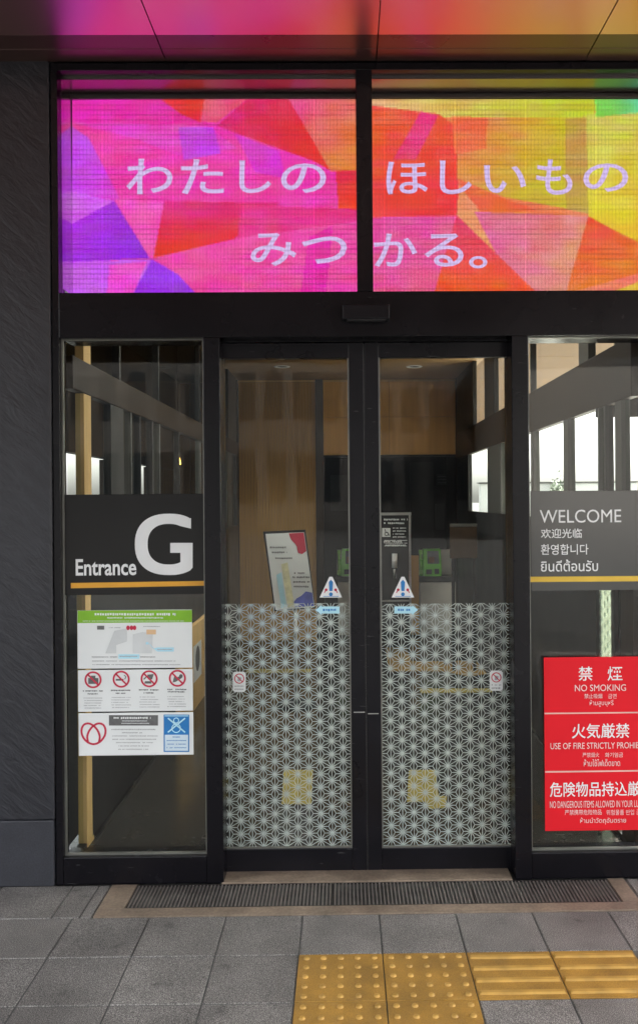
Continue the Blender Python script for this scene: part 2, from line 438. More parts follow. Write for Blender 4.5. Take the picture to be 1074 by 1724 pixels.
# ------------------------------------------------------------------ drain channel
RUST = mat('weathered_tan_steel', (.25, .19, .14), .55, .25, .3, 7, .15, 90, speck=.12)
t = thing('door_drain', 'tan weathered metal drain frame set in the paving at the door', 'drain', (0, -.14, 0))
GX0, GX1 = G(213, 1526).x, G(1043, 1512).x
gy0, gy1 = G(600, 1525).y, G(600, 1486).y
print('grate', GX0, GX1, gy0, gy1, CH_X0, CH_X1)
fy1 = .17
bx('frame_edge', RUST, t, CH_X0, CH_X1, OY + .003, gy0 - .001, -.015, .003, bev=.0015)
bx('frame_edge', RUST, t, CH_X0, GX0 - .001, gy0, -.003, -.015, .003, bev=.0015)
bx('frame_edge', RUST, t, GX1 + .001, CH_X1, gy0, -.003, -.015, .003, bev=.0015)
bx('threshold', RUST, t, X(374, 1480), X(862, 1478), gy1 + .002, fy1, -.015, .006, bev=.0015)
GRT = mat('dark_grate_bar', (.04, .035, .033), .5, .5, .2, 20)
GBED = mat('drain_trough', (.006, .006, .006), .9, 0, .2, 20)
bx('trough', GBED, t, GX0, GX1, gy0, gy1, -.06, -.034, bev=0)
cuts = [GX0, G(560, 1506).x, G(797, 1506).x, GX1]
gl = ['longest dark drain grate at the left, by the entrance panel', 'short dark drain grate in the middle, before the closed doors', 'dark drain grate at the right, under the red sign']
for k in range(3):
    a, b = cuts[k] + .002, cuts[k + 1] - .002
    g = thing('drain_grate', gl[k], 'drain grate', ((a + b) / 2, (gy0 + gy1) / 2, 0), 'grates of the door drain')
    bm = bmesh.new(); nb = int((b - a) / .0152)
    for i in range(nb):
        x = a + (i + .5) * (b - a) / nb
        box(bm, x - .0024, x + .0024, gy0 + .006, gy1 - .006, -.004, .0015)
    obj('bars', bm, mat('grate_bar_steel', (.19, .165, .15), .45, .3, .2, 20), g)
    bm = bmesh.new()
    for (p, q) in ((gy0 + .001, gy0 + .006), (gy1 - .006, gy1 - .001)): box(bm, a, b, p, q, -.026, .0012)
    box(bm, a, a + .004, gy0 + .006, gy1 - .006, -.026, .0013); box(bm, b - .004, b, gy0 + .006, gy1 - .006, -.026, .0013)
    obj('rim', bm, GRT, g)

# ================================================================== FACADE
ZC = Z(300, 104)                    # canopy ceiling
XL, XR = X(98, 800), 1.40           # clear opening
ZT0, ZT1 = Z(500, 567), Z(500, 491) # transom
D = .14                             # frame depth

# plaster wall on the left
def plaster():
    m = bpy.data.materials.new('dark_trowelled_plaster'); m.use_nodes = True
    n = m.node_tree.nodes; l = m.node_tree.links; b = n['Principled BSDF']
    b.inputs['Roughness'].default_value = .40
    tc = n.new('ShaderNodeTexCoord'); mp = n.new('ShaderNodeMapping')
    m0_ = n.new('ShaderNodeMapping'); m0_.inputs['Rotation'].default_value = (0, R(-42), 0); l.new(tc.outputs['Object'], m0_.inputs[0])
    mp.inputs['Scale'].default_value = (2.2, 1, 8)
    l.new(m0_.outputs[0], mp.inputs[0])
    n1 = n.new('ShaderNodeTexNoise'); n1.inputs['Scale'].default_value = 3.4; n1.inputs['Detail'].default_value = 9; n1.inputs['Roughness'].default_value = .62; n1.inputs['Distortion'].default_value = .5
    l.new(mp.outputs[0], n1.inputs['Vector'])
    n2 = n.new('ShaderNodeTexNoise'); n2.inputs['Scale'].default_value = 90; n2.inputs['Detail'].default_value = 3
    l.new(tc.outputs['Object'], n2.inputs['Vector'])
    ad = n.new('ShaderNodeMath'); ad.operation = 'MULTIPLY_ADD'; ad.inputs[1].default_value = .12
    l.new(n2.outputs['Fac'], ad.inputs[0]); l.new(n1.outputs['Fac'], ad.inputs[2])
    bp = n.new('ShaderNodeBump'); bp.inputs['Strength'].default_value = .5; bp.inputs['Distance'].default_value = .012
    l.new(ad.outputs[0], bp.inputs['Height']); l.new(bp.outputs[0], b.inputs['Normal'])
    rp = n.new('ShaderNodeValToRGB'); rp.color_ramp.elements[0].color = (.012, .0124, .016, 1); rp.color_ramp.elements[1].color = (.026, .0268, .033, 1)
    rp.color_ramp.elements[0].position = .3; rp.color_ramp.elements[1].position = .7
    l.new(n1.outputs['Fac'], rp.inputs[0]); l.new(rp.outputs[0], b.inputs['Base Color'])
    return m
PLAST = plaster()
STONE = mat('dark_stone_plinth', (.027, .0285, .036), .55, 0, .12, 12, .2, 160, speck=.15)
zs = Z(45, 1381)
def wall(name, label, x0, x1):
    t = thing(name, label, 'wall', ((x0 + x1) / 2, 0, 0))
    bx('plaster_face', PLAST, t, x0, x1, -.004, .10, zs + .001, ZC + .024, bev=.006)
    bx('stone_plinth', STONE, t, x0, x1 - .003 if x0 < 0 else x1, -.007, .10, 0, zs, bev=.005)
    return t
wall('plaster_wall', 'dark trowelled plaster wall with stone plinth left of the entrance', -4.4, X(89, 900))
wall('plaster_wall', 'dark plaster wall beyond the right end of the glazing', 1.52, 4.7)

# entrance frame
fr = thing('glazed_shopfront', 'black metal entrance frame with mullion, transom and glazed panes', 'shopfront', (.05, 0, 0))
xj0, xj1 = X(90.5, 900), X(102, 900)
bx('jamb', FRAME, fr, xj0, xj1, .004, .09, 0, ZC, bev=.002)
bx('jamb', FRAME, fr, XR, 1.52, .004, .09, 0, ZC, bev=.002)
bx('head_rail', FRAME, fr, xj1 + .0005, XR - .0005, .004, .10, Z(500, 117), ZC - .002, bev=.002)
um0, um1 = X(600, 300), X(627, 300)
bx('mullion', FRAME, fr, um0, um1, 0, .11, ZT1 + .0005, Z(500, 117) - .0005, bev=.003)
bx('transom', FRAME, fr, xj1 + .0005, XR - .0005, 0, D + .06, ZT0, ZT1, bev=.003)
px0, px1, qx0, qx1 = X(345, 1000), X(373, 1000), X(864, 1000), X(892, 1000)
bx('post', FRAME, fr, px0, px1, .001, D + .04, 0, ZT0 - .0005, bev=.003)
bx('post', FRAME, fr, qx0, qx1, .001, D + .04, 0, ZT0 - .0005, bev=.003)
zr = Z(225, 1444); zr2 = Z(980, 1436)
bx('bottom_rail', FRAME, fr, xj1 + .0005, px0 - .0005, .006, .12, 0, zr, bev=.003)
bx('bottom_rail', FRAME, fr, qx1 + .0005, XR - .0005, .006, .12, 0, zr2, bev=.003)
bx('window_pane', GLASS, fr, xj1 + .001, px0 - .001, .05, .058, zr + .001, ZT0 - .001, bev=0)
bx('window_pane', GLASS, fr, qx1 + .001, XR - .001, .05, .058, zr2 + .001, ZT0 - .001, bev=0)
bx('window_pane', GLASS, fr, xj1 + .001, um0 - .001, .05, .058, ZT1 + .001, Z(500, 117) - .001, bev=0)
bx('window_pane', GLASS, fr, um1 + .001, XR - .001, .05, .058, ZT1 + .001, Z(500, 117) - .001, bev=0)
def bead(x0, x1, z0, z1, y=.028):
    b = .0065
    bm = bmesh.new()
    box(bm, x0, x0 + b, y, y + .02, z0, z1); box(bm, x1 - b, x1, y, y + .02, z0, z1)
    box(bm, x0 + b, x1 - b, y, y + .02, z0, z0 + b); box(bm, x0 + b, x1 - b, y + .001, y + .02, z1 - b * .6, z1)
    obj('glazing_bead', bm, BEAD, fr)
bead(xj1 + .001, px0 - .001, zr + .001, ZT0 - .001)
bead(qx1 + .001, XR - .001, zr2 + .001, ZT0 - .001)

# door sensor
sn = thing('door_sensor', 'small black motion sensor box above the sliding doors', 'sensor', (X(615, 525), -.03, Z(615, 540)))
x0, x1, z0, z1 = rect(576, 513, 656, 538, -.03)
bx('sensor_case', FRAME2, sn, x0, x1, -.045, -.001, z0, z1, bev=.006)
bx('sensor_lens', RUBBER, sn, x0 + .02, x1 - .02, -.040, -.004, z0 - .006, z0 + .001, bev=.001)

# ------------------------------------------------------------------ asanoha film
def asanoha(x0, x1, z0, z1, a, ox, oz, w0=.0050, w1=.0024):
    """hemp-leaf pattern in the x,z plane: returns quads clipped to the rectangle"""
    V2, F2, K2 = [], [], []
    h = a * math.sqrt(3) / 2
    def clip(poly):
        for ax, lim, sg in ((0, x0, 1), (0, x1, -1), (1, z0, 1), (1, z1, -1)):
            out = []
            for i in range(len(poly)):
                p, q = poly[i], poly[(i + 1) % len(poly)]
                ip, iq = sg * (p[ax] - lim) >= 0, sg * (q[ax] - lim) >= 0
                if ip: out.append(p)
                if ip != iq:
                    tt = (lim - p[ax]) / (q[ax] - p[ax]); out.append((p[0] + (q[0] - p[0]) * tt, p[1] + (q[1] - p[1]) * tt))
            poly = out
            if not poly: return None
        return poly
    def stroke(p, q, wa, wb):
        dx, dz = q[0] - p[0], q[1] - p[1]; L = math.hypot(dx, dz); nx, nz = -dz / L / 2, dx / L / 2
        pl = clip([(p[0] + nx * wa, p[1] + nz * wa), (p[0] - nx * wa, p[1] - nz * wa), (q[0] - nx * wb, q[1] - nz * wb), (q[0] + nx * wb, q[1] + nz * wb)])
        if pl and len(pl) > 2:
            i = len(V2); V2.extend(pl); F2.append(list(range(i, i + len(pl))))
    n0, n1 = int((x0 - ox) / h) - 2, int((x1 - ox) / h) + 2
    m0, m1 = int((z0 - oz) / a) - 2, int((z1 - oz) / a) + 2
    for c in range(n0, n1 + 1):
        for r in range(m0, m1 + 1):
            p = (ox + c * h, oz + r * a + (a / 2 if c % 2 else 0))
            for k in range(6):
                an = PI / 2 + k * PI / 3
                e = (p[0] + math.cos(an) * a / 2, p[1] + math.sin(an) * a / 2)
                stroke(p, e, w0, w1)
                an += PI / 6; q = a / math.sqrt(3)
                stroke(p, (p[0] + math.cos(an) * q, p[1] + math.sin(an) * q), w0, w1)
            hx = clip([(p[0] + math.cos(k * PI / 4) * .0068, p[1] + math.sin(k * PI / 4) * .0068) for k in range(8)])
            if hx: i = len(V2); V2.extend(hx); K2.append(len(F2)); F2.append(list(range(i, i + len(hx))))
    asanoha.stars = K2
    return V2, F2

# ------------------------------------------------------------------ sliding doors
DY = .105; GY = .122
def door(label, u0, u1, gu0, gu1, gv0, gv1, seam):
    x0, x1 = X(u0, 1020, DY), X(u1, 1020, DY)
    g0, g1 = X(gu0, 1020, DY), X(gu1, 1020, DY)
    um = (u0 + u1) / 2
    zt, zb = ZT0 - .006, Z(um, 1470, DY)
    t0, t1 = Z(um, gv1, DY), Z(um, gv0, DY)
    d = thing('sliding_door', label, 'door', ((x0 + x1) / 2, DY + .02, zb), 'pair of sliding doors')
    bx('stile', FRAME2, d, x0, g0, DY, DY + .045, zb, zt, bev=.003)
    bx('stile', FRAME2, d, g1, x1, DY, DY + .045, zb, zt, bev=.003)
    bx('top_rail', FRAME2, d, g0 + .0004, g1 - .0004, DY + .001, DY + .044, t1, zt - .001, bev=.003)
    bx('bottom_rail', FRAME2, d, g0 + .0004, g1 - .0004, DY + .001, DY + .044, zb + .001, t0, bev=.003)
    bx('glass', GLASS, d, g0, g1, GY, GY + .006, t0, t1, bev=0)
    bm = bmesh.new(); b = .006
    box(bm, g0 + .0004, g0 + b, DY + .004, GY - .001, t0, t1); box(bm, g1 - b, g1 - .0004, DY + .004, GY - .001, t0, t1)
    box(bm, g0 + b, g1 - b, DY + .004, GY - .001, t0 + .0004, t0 + b)
    obj('glazing_bead', bm, BEAD, d)
    xs = x1 if seam > 0 else x0
    bx('seal_strip', BEAD if seam > 0 else RUBBER, d, (xs - .002) if seam > 0 else xs - .004, (xs + .001) if seam > 0 else xs, DY + .002, DY + .03, zb, zt - .01, bev=0)
    zf = Z(um, 1016, GY - .002)
    a = .0578
    V2, F2 = asanoha(g0 + b, g1 - b, t0 + b, zf, a, X(463 if seam > 0 else 658, 1300, GY), Z(500, 1259, GY))
    hf = obj('hemp_leaf_film', ([(p[0], GY - .0025, p[1]) for p in V2], F2), [FILM, STAR], d)
    for k in asanoha.stars: hf.data.polygons[k].material_index = 1
    obj('frosted_film', ([(g0 + b, GY - .0012, t0 + b), (g1 - b, GY - .0012, t0 + b), (g1 - b, GY - .0012, zf), (g0 + b, GY - .0012, zf)], [[0, 1, 2, 3]]), HAZE, d)
    bm = bmesh.new()
    for uu in ((u0 * .55 + u1 * .45), (u0 * .12 + u1 * .88)):
        xx = X(uu, 1470, DY); box(bm, xx - .03, xx + .03, DY + .004, DY + .03, zb - .012, zb + .001)
    obj('floor_guide', bm, STEEL, d)
    bm = bmesh.new(); box(bm, (x1 - .055) if seam > 0 else x0 + .004, (x1 - .006) if seam > 0 else x0 + .05, DY - .0012, DY + .002, Z(um, 1201, DY), Z(um, 1199.5, DY))
    obj('lock_plate', bm, STEEL, d)
    return d
door('left glazed sliding door with hemp-leaf film and leaning poster behind it', 366, 615, 375, 590, 603, 1429, 1)
door('right glazed sliding door with hemp-leaf film and black notice board behind it', 616.5, 872, 640, 862, 601, 1427, -1)
bx('door_track', FRAME2, fr, px1, qx0, DY - .01, DY + .07, ZT0 - .005, ZT0 - .0006, bev=0)

# stickers on the doors
SY = GY - .0045
def warn(cu, cv, label, arrow):
    t = thing('warning_sticker', label, 'sticker', F(cu, cv + 17, SY), 'warning triangles on the doors')
    f = Flat(SY); f.poly([(cu - 19, cv + 16), (cu + 19, cv + 16), (cu + 2.5, cv - 19), (cu - 2.5, cv - 19)]); f.build('triangle', WHITEI, t)
    f = Flat(SY - .0006); f.poly([(cu - 2.6, cv + 5), (cu + 2.6, cv + 5), (cu + 3.6, cv - 10), (cu, cv - 14), (cu - 3.6, cv - 10)]); f.disc(cu, cv + 10.5, 3.2)
    f.line([(cu - 13, cv + 14), (cu + 13, cv + 14)], 1); f.build('exclamation_mark', BLUE, t)
    f = Flat(SY - .0007); f.disc(cu - 8, cv + 3, 2.4); f.disc(cu + 8, cv + 3, 2.4); f.line([(cu - 8, cv + 3), (cu - 11, cv + 8)], 1.6); f.line([(cu + 8, cv + 3), (cu + 11, cv + 8)], 1.6); f.build('red_marks', REDI, t)
    a = thing('arrow_sticker', 'pale blue arrow sticker under the warning triangle of the ' + arrow, 'sticker', F(cu, cv + 45, SY), 'pale blue arrow stickers')
    s = 1 if 'right' in arrow else -1
    cu += 2.5 * s; f = Flat(SY); cv2 = cv + 37
    f.poly([(cu - 17 * s, cv2 + 6), (cu + 13 * s, cv2 + 6), (cu + 13 * s, cv2 + 8.5), (cu + 23 * s, cv2), (cu + 13 * s, cv2 - 8.5), (cu + 13 * s, cv2 - 6), (cu - 17 * s, cv2 - 6)][::-s])
    f.build('arrow', BLUEL, a)
    f = Flat(SY - .0006); f.scribble(cu - 11, cv2 - 2.2, cu + 11, 4.4); f.build('print', BLUE, a)
warn(557, 990, 'white warning triangle with blue exclamation mark on the left door', 'left door')
warn(678, 990, 'white warning triangle with blue exclamation mark on the right door', 'right door')
def small_notice(cu, cv, label):
    t = thing('prohibition_sticker', label, 'sticker', F(cu, cv + 18, SY), 'small white prohibition stickers')
    f = Flat(SY)
    pts = [(cu - 11, cv - 14), (cu - 8, cv - 17), (cu + 8, cv - 17), (cu + 11, cv - 14), (cu + 11, cv + 14), (cu + 8, cv + 17), (cu - 8, cv + 17), (cu - 11, cv + 14)]
    f.poly(pts[::-1]); f.build('sticker_face', WHITEP, t)
    f = Flat(SY - .0006); f.ring(cu, cv - 5.5, 8.5, 1.6); f.line([(cu - 5.5, cv - 11), (cu + 5.5, cv)], 1.5); f.build('prohibition_ring', REDI, t)
    f = Flat(SY - .0005); f.poly([(cu - 3, cv - 1), (cu + 2, cv - 1), (cu + 4, cv - 7), (cu - 2, cv - 9)]); f.scribble(cu - 8, cv + 6, cu + 8, 2.6); f.scribble(cu - 8, cv + 11, cu + 8, 3.2); f.build('print', INKL, t)
small_notice(403, 1148, 'small white prohibition sticker near the left edge of the left door')
small_notice(835, 1146, 'small white prohibition sticker near the right edge of the right door')

# ================================================================== LED SCREEN
SCY = .20
sc_t = thing('led_screen', 'lit LED screen of pink, red and yellow facets with white Japanese words', 'screen', (.05, SCY, ZT1))
POLY = [  # drawn in order: polygon, colour, optional second colour towards a point pair
 ([(120,160),(605,160),(605,500),(120,500)], (232,52,168)),
 ([(120,160),(350,160),(350,212),(120,206)], (228,28,178), (222,40,150)),
 ([(262,160),(345,160),(338,206),(305,192)], (226,40,56)),
 ([(345,160),(425,160),(365,207),(338,204)], (226,80,118)),
 ([(425,160),(482,160),(556,287),(530,272),(365,212)], (214,30,110), (226,34,20), (400,180),(550,280)),
 ([(482,160),(605,160),(605,292),(556,288)], (226,76,136), (222,128,50), (500,180),(600,260)),
 ([(565,288),(605,286),(605,368),(572,370)], (222,36,70), (236,64,16), (570,300),(600,350)),
 ([(120,206),(350,212),(400,250),(300,262),(225,232)], (226,64,190)),
 ([(300,215),(360,214),(372,258),(310,270)], (196,62,214)),
 ([(395,225),(470,255),(480,300),(430,290)], (214,44,196)),
 ([(120,212),(150,232),(205,340),(120,322)], (196,66,226), (216,52,196),(130,300),(200,330)),
 ([(120,322),(193,338),(120,378)], (208,92,232)),
 ([(193,338),(252,434),(120,442),(120,378)], (168,34,216), (140,20,216), (150,360),(240,430)),
 ([(193,336),(277,338),(260,434),(252,434)], (238,72,182)),
 ([(277,338),(470,342),(420,380),(395,402),(259,434)], (218,28,120), (226,36,34), (330,350),(330,412)),
 ([(405,345),(600,352),(602,378),(400,402)], (224,40,132)),
 ([(120,441),(256,436),(222,500),(120,500)], (198,86,232)),
 ([(185,446),(248,440),(222,500),(180,500)], (236,72,206)),
 ([(256,436),(300,462),(335,500),(222,500)], (152,40,228)),
 ([(259,434),(395,402),(605,372),(605,500),(335,500),(300,462)], (232,66,160)),
 ([(520,400),(560,380),(548,500),(505,500)], (226,28,168)),
 # right half
 ([(620,160),(1110,160),(1110,500),(620,500)], (228,120,70)),
 ([(620,160),(1004,160),(1000,198),(740,198),(620,177)], (224,178,110), (190,196,40), (640,170),(960,180)),
 ([(620,177),(738,192),(772,215),(772,364),(620,367)], (228,84,48), (230,44,50), (640,220),(740,350)),
 ([(708,188),(738,194),(700,268),(662,268)], (226,50,112)),
 ([(770,198),(978,198),(990,358),(850,332),(770,302)], (226,124,72), (198,176,34), (780,230),(900,300)),
 ([(760,196),(820,198),(818,250),(765,260)], (230,104,56)),
 ([(950,200),(990,196),(990,360),(952,352)], (190,148,66)),
 ([(986,192),(1110,180),(1110,425),(990,366)], (204,196,84), (224,190,24), (1010,210),(1070,390)),
 ([(1000,160),(1110,160),(1110,186),(1003,197)], (118,204,76), (90,206,150), (1030,190),(1074,168)),
 ([(770,300),(842,332),(905,354),(800,362)], (228,96,50)),
 ([(772,312),(800,345),(850,420),(835,432),(768,362)], (228,146,88)),
 ([(798,356),(990,364),(952,500),(905,500),(835,428)], (220,96,144), (220,134,116), (850,370),(960,430)),
 ([(990,364),(1110,430),(1110,456),(950,500)], (226,72,44), (226,116,40), (1000,380),(1040,450)),
 ([(1110,452),(1074,460),(950,495),(960,500),(1110,500)], (236,124,100)),
 ([(1110,468),(1074,474),(1010,500),(1110,500)], (226,190,60)),
 ([(768,362),(910,500),(815,500),(728,500)], (222,44,92), (234,84,34), (790,390),(790,480)),
 ([(620,366),(768,363),(729,500),(620,500)], (222,68,156), (226,86,140), (640,400),(720,470)),
]
def inside(x, y, pl):
    c = False; j = len(pl) - 1
    for i in range(len(pl)):
        if (pl[i][1] > y) != (pl[j][1] > y) and x < (pl[j][0] - pl[i][0]) * (y - pl[i][1]) / (pl[j][1] - pl[i][1]) + pl[i][0]: c = not c
        j = i
    return c
def vnoise(seed):
    rnd = random.Random(seed); g = {}
    def f(x, y):
        xi, yi = math.floor(x), math.floor(y); fx, fy = x - xi, y - yi
        def q(a, b):
            if (a, b) not in g: g[(a, b)] = rnd.random()
            return g[(a, b)]
        fx, fy = fx * fx * (3 - 2 * fx), fy * fy * (3 - 2 * fy)
        return (q(xi, yi) * (1 - fx) + q(xi + 1, yi) * fx) * (1 - fy) + (q(xi, yi + 1) * (1 - fx) + q(xi + 1, yi + 1) * fx) * fy
    return f
NA, NB, NC = vnoise(1), vnoise(2), vnoise(3)
def scol(u, v):
    c = (230, 100, 80)
    for e in POLY:
        if inside(u, v, e[0]):
            c = e[1]
            if len(e) > 2:
                a, b = (e[3], e[4]) if len(e) > 3 else (e[0][0], e[0][2])
                d = (b[0] - a[0], b[1] - a[1]); t_ = ((u - a[0]) * d[0] + (v - a[1]) * d[1]) / (d[0] ** 2 + d[1] ** 2)
                t_ = max(0, min(1, t_)); c = tuple(e[1][k] * (1 - t_) + e[2][k] * t_ for k in range(3))
    # drifting video noise: hue swings towards violet or orange in short horizontal smears
    k = (NA(u / 42, v / 12) - .5) * .34 + (NB(u / 20, v / 18) - .5) * .34
    c = (c[0] + 14 * k, c[1] + 30 * (NC(u / 30, v / 12) - .5), c[2] + 80 * k)
    return tuple(max(4, min(250, q)) for q in c)
su0, su1, sv0, sv1 = 122.0, 1100.0, 167.0, 496.0
NU, NV = 495, 118
V_, F_, col = [], [], []
for j in range(NV + 1):
    v = sv0 + (sv1 - sv0) * j / NV
    for i in range(NU + 1):
        V_.append(tuple(F(su0 + (su1 - su0) * i / NU, v, SCY)))
for j in range(NV):
    for i in range(NU):
        a = j * (NU + 1) + i; F_.append([a + NU + 1, a + NU + 2, a + 1, a])
        u, v = su0 + (su1 - su0) * (i + .5) / NU, sv0 + (sv1 - sv0) * (j + .5) / NV
        q = [sum(c_) / 4 for c_ in zip(scol(u - 1, v - .8), scol(u + 1, v - .8), scol(u - 1, v + .8), scol(u + 1, v + .8))]
        ln = .68 + .30 * NC(u / 60 + 40, v / 14)
        br = (1.06 if j % 3 else ln) * (1.04 if i % 3 else .80) * random.uniform(.9, 1.08)
        if i % 60 == 25: br *= 1.25
        col += [lin(q[0]) * br, lin(q[1]) * br, lin(q[2]) * br, 1]
def screen_mat():
    m = bpy.data.materials.new('led_pixels'); m.use_nodes = True
    n = m.node_tree.nodes; l = m.node_tree.links; b = n['Principled BSDF']
    at_ = n.new('ShaderNodeAttribute'); at_.attribute_name = 'pixel'
    b.inputs['Base Color'].default_value = (.02, .02, .02, 1); b.inputs['Roughness'].default_value = .6
    l.new(at_.outputs['Color'], b.inputs['Emission Color']); b.inputs['Emission Strength'].default_value = 1.15 / 2 ** EXPO
    return m
sp = obj('display', (V_, F_), screen_mat(), sc_t)
ca = sp.data.attributes.new('pixel', 'FLOAT_COLOR', 'FACE'); ca.data.foreach_set('color', col)
LET = emis('led_lettering', srgb(216, 190, 242), 1.0 / 2 ** EXPO)
def grid_lines(m):
    n = m.node_tree.nodes; l = m.node_tree.links; b = n['Principled BSDF']
    tc = n.new('ShaderNodeTexCoord'); sp_ = n.new('ShaderNodeSeparateXYZ'); l.new(tc.outputs['Object'], sp_.inputs[0])
    outs = []
    for ax, per, lo in (('X', .0158, .80), ('Z', .0212, .74)):
        q = n.new('ShaderNodeMath'); q.operation = 'MULTIPLY'; q.inputs[1].default_value = 2 * PI / per; l.new(sp_.outputs[ax], q.inputs[0])
        w_ = n.new('ShaderNodeMath'); w_.operation = 'SINE'; l.new(q.outputs[0], w_.inputs[0])
        r_ = n.new('ShaderNodeMapRange'); r_.inputs['From Min'].default_value = -1; r_.inputs['From Max'].default_value = -.2; r_.inputs['To Min'].default_value = lo; r_.inputs['To Max'].default_value = 1; l.new(w_.outputs[0], r_.inputs[0]); outs.append(r_)
    mu = n.new('ShaderNodeMath'); mu.operation = 'MULTIPLY'; l.new(outs[0].outputs[0], mu.inputs[0]); l.new(outs[1].outputs[0], mu.inputs[1])
    m2 = n.new('ShaderNodeMath'); m2.operation = 'MULTIPLY'; m2.inputs[1].default_value = 1.12 / 2 ** EXPO; l.new(mu.outputs[0], m2.inputs[0]); l.new(m2.outputs[0], b.inputs['Emission Strength'])
grid_lines(LET)
glyphs([('わ', 213, 267, 291, 327), ('た', 305, 268, 377, 327), ('し', 403, 270, 457, 325), ('の', 473, 275, 549, 325),
        ('ほ', 650, 272, 720, 327), ('し', 740, 270, 794, 327), ('い', 814, 278, 885, 325), ('も', 902, 268, 963, 328), ('の', 981, 275, 1057, 323),
        ('み', 422, 392, 499, 448), ('つ', 508, 398, 584, 444), ('か', 629, 393, 702, 449), ('る', 714, 393, 780, 449), ('。', 789, 431, 820, 452)],
       SCY - .003, 'lettering', LET, sc_t, bold=.012)
# cabinet, bezel and reveal round the screen
sx0, sx1 = X(su0, 330, SCY), X(su1, 330, SCY)
szt = Z(600, sv0, SCY); szb = Z(600, sv1, SCY)
GLOSS = mat('glossy_reveal', (.6, .6, .6), .14, 1, .03, 3)
GLOSSC = mat('satin_soffit', (.34, .27, .27), .22, .95, .04, 3)
bx('bezel', BLACK, sc_t, sx0 - .0, 1.389, SCY - .012, SCY + .05, szt + .001, szt + .019, bev=.001)
bx('side_reveal', GLOSS, sc_t, sx0 - .03, sx0 - .0003, .062, SCY + .05, szb, Z(600, 117) - .002, bev=0)
bx('side_reveal', GLOSS, sc_t, 1.3905, 1.3985, .062, SCY + .05, szb, Z(600, 117) - .002, bev=0)
bx('soffit', GLOSSC, sc_t, sx0 - .0001, 1.389, .062, SCY - .0005, szt + .024, szt + .04, bev=0)
bx('cabinet', BLACK, sc_t, sx0 - .002, 1.398, SCY + .052, SCY + .16, ZT1 - .1, ZC, bev=0)

# ================================================================== CANOPY
def ceiling_mat():
    m = bpy.data.materials.new('satin_metal_ceiling'); m.use_nodes = True
    n = m.node_tree.nodes; l = m.node_tree.links; b = n['Principled BSDF']
    tc = n.new('ShaderNodeTexCoord'); nz = n.new('ShaderNodeTexNoise'); nz.inputs['Scale'].default_value = 1.4; nz.inputs['Detail'].default_value = 3
    l.new(tc.outputs['Object'], nz.inputs['Vector'])
    mr = n.new('ShaderNodeMapRange'); mr.inputs['To Min'].default_value = .29; mr.inputs['To Max'].default_value = .34
    l.new(nz.outputs['Fac'], mr.inputs[0]); l.new(mr.outputs[0], b.inputs['Roughness'])
    b.inputs['Base Color'].default_value = (.78, .46, .42, 1); b.inputs['Metallic'].default_value = 1.0
    return m
CEIL = ceiling_mat()
CEILSTRIP = mat('dark_satin_strip', (.14, .08, .07), .28, .7, .05, 3)  # ceiling strip along the facade, darker than the panels
cn = thing('canopy', 'shiny metal panel ceiling of the canopy over the entrance', 'canopy', (0, -2.7, ZC))
jx = [G(238, 0, ZC).x, G(640, 0, ZC).x, G(1040, 0, ZC).x]
print('ceil joints', [round(q, 3) for q in jx], [round(G(*p, ZC).x, 3) for p in ((273, 95), (634, 105), (990, 95))])
pit = (jx[2] - jx[0]) / 2
ystrip = G(500, 59, ZC).y
edges = [jx[0] + pit * k for k in range(-4, 7)]
for a, b in zip(edges, edges[1:]):
    bm = bmesh.new()
    box(bm, a + .002, b - .002, -.90, ystrip - .001, ZC, ZC + .02, bev=.0015)
    obj('ceiling_panel', bm, CEIL, cn)
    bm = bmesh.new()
    box(bm, a + .002, b - .002, ystrip + .001, ystrip * .5, ZC + .001, ZC + .02, bev=.001); box(bm, a + .002, b - .002, ystrip * .5 + .004, -.001, ZC + .001, ZC + .02, bev=.001)
    obj('edge_strip', bm, CEILSTRIP, cn)
    bm = bmesh.new()
    for k in range(4): box(bm, a + .002, b - .002, -.904 - .92 * (k + 1) + .004, -.904 - .92 * k, ZC, ZC + .02, bev=.0015)
    obj('ceiling_panel', bm, CEIL, cn)
bx('roof_slab', CHAR, cn, edges[0], edges[-1], -5.3, .40, ZC + .03, ZC + .5, bev=0)
bx('fascia', GREYD, cn, edges[0], edges[-1], -5.36, -5.301, ZC - .42, ZC + .52, bev=.004)  # unseen front edge, hung low to darken the upper wall

# ================================================================== VESTIBULE
VX0, VX1, VY1, VZ = -1.21, 1.30, 6.45, 3.02
FLOORM = mat('dark_polished_floor', (.055, .053, .048), .18, 0, .25, 4, .04, 40, .5, speck=.25)
bm = bmesh.new(); box(bm, VX0 - .1, VX1 + .1, .172, 10.2, -.015, .004); tag(obj('floor', bm, FLOORM), kind='structure')
CEILW = wood_mat('brown_ceiling_board', (.36, .23, .12), .5)
SKX0, SKX1, SKY0, SKY1 = -.9, 1.0, .8, 4.0       # frosted skylight added out of view to brighten the lobby
def holed(bm, x0, x1, y0, y1, z0, z1):
    box(bm, x0, x1, y0, SKY0, z0, z1); box(bm, x0, x1, SKY1, y1, z0, z1)
    box(bm, x0, SKX0, SKY0, SKY1, z0, z1); box(bm, SKX1, x1, SKY0, SKY1, z0, z1)
bm = bmesh.new(); holed(bm, VX0 - .1, VX1 + .1, SCY + .17, 10.2, VZ, VZ + .1); tag(obj('ceiling', bm, CEILW), kind='structure')
rf = thing('lobby_roof', 'dark flat roof over the entrance lobby with an added unseen skylight', 'roof', (0, 3, VZ + .11))
bm = bmesh.new(); holed(bm, -1.5, 1.6, SCY + .17, 10.3, VZ + .11, VZ + .5); obj('roof_slab', bm, CHAR, rf)
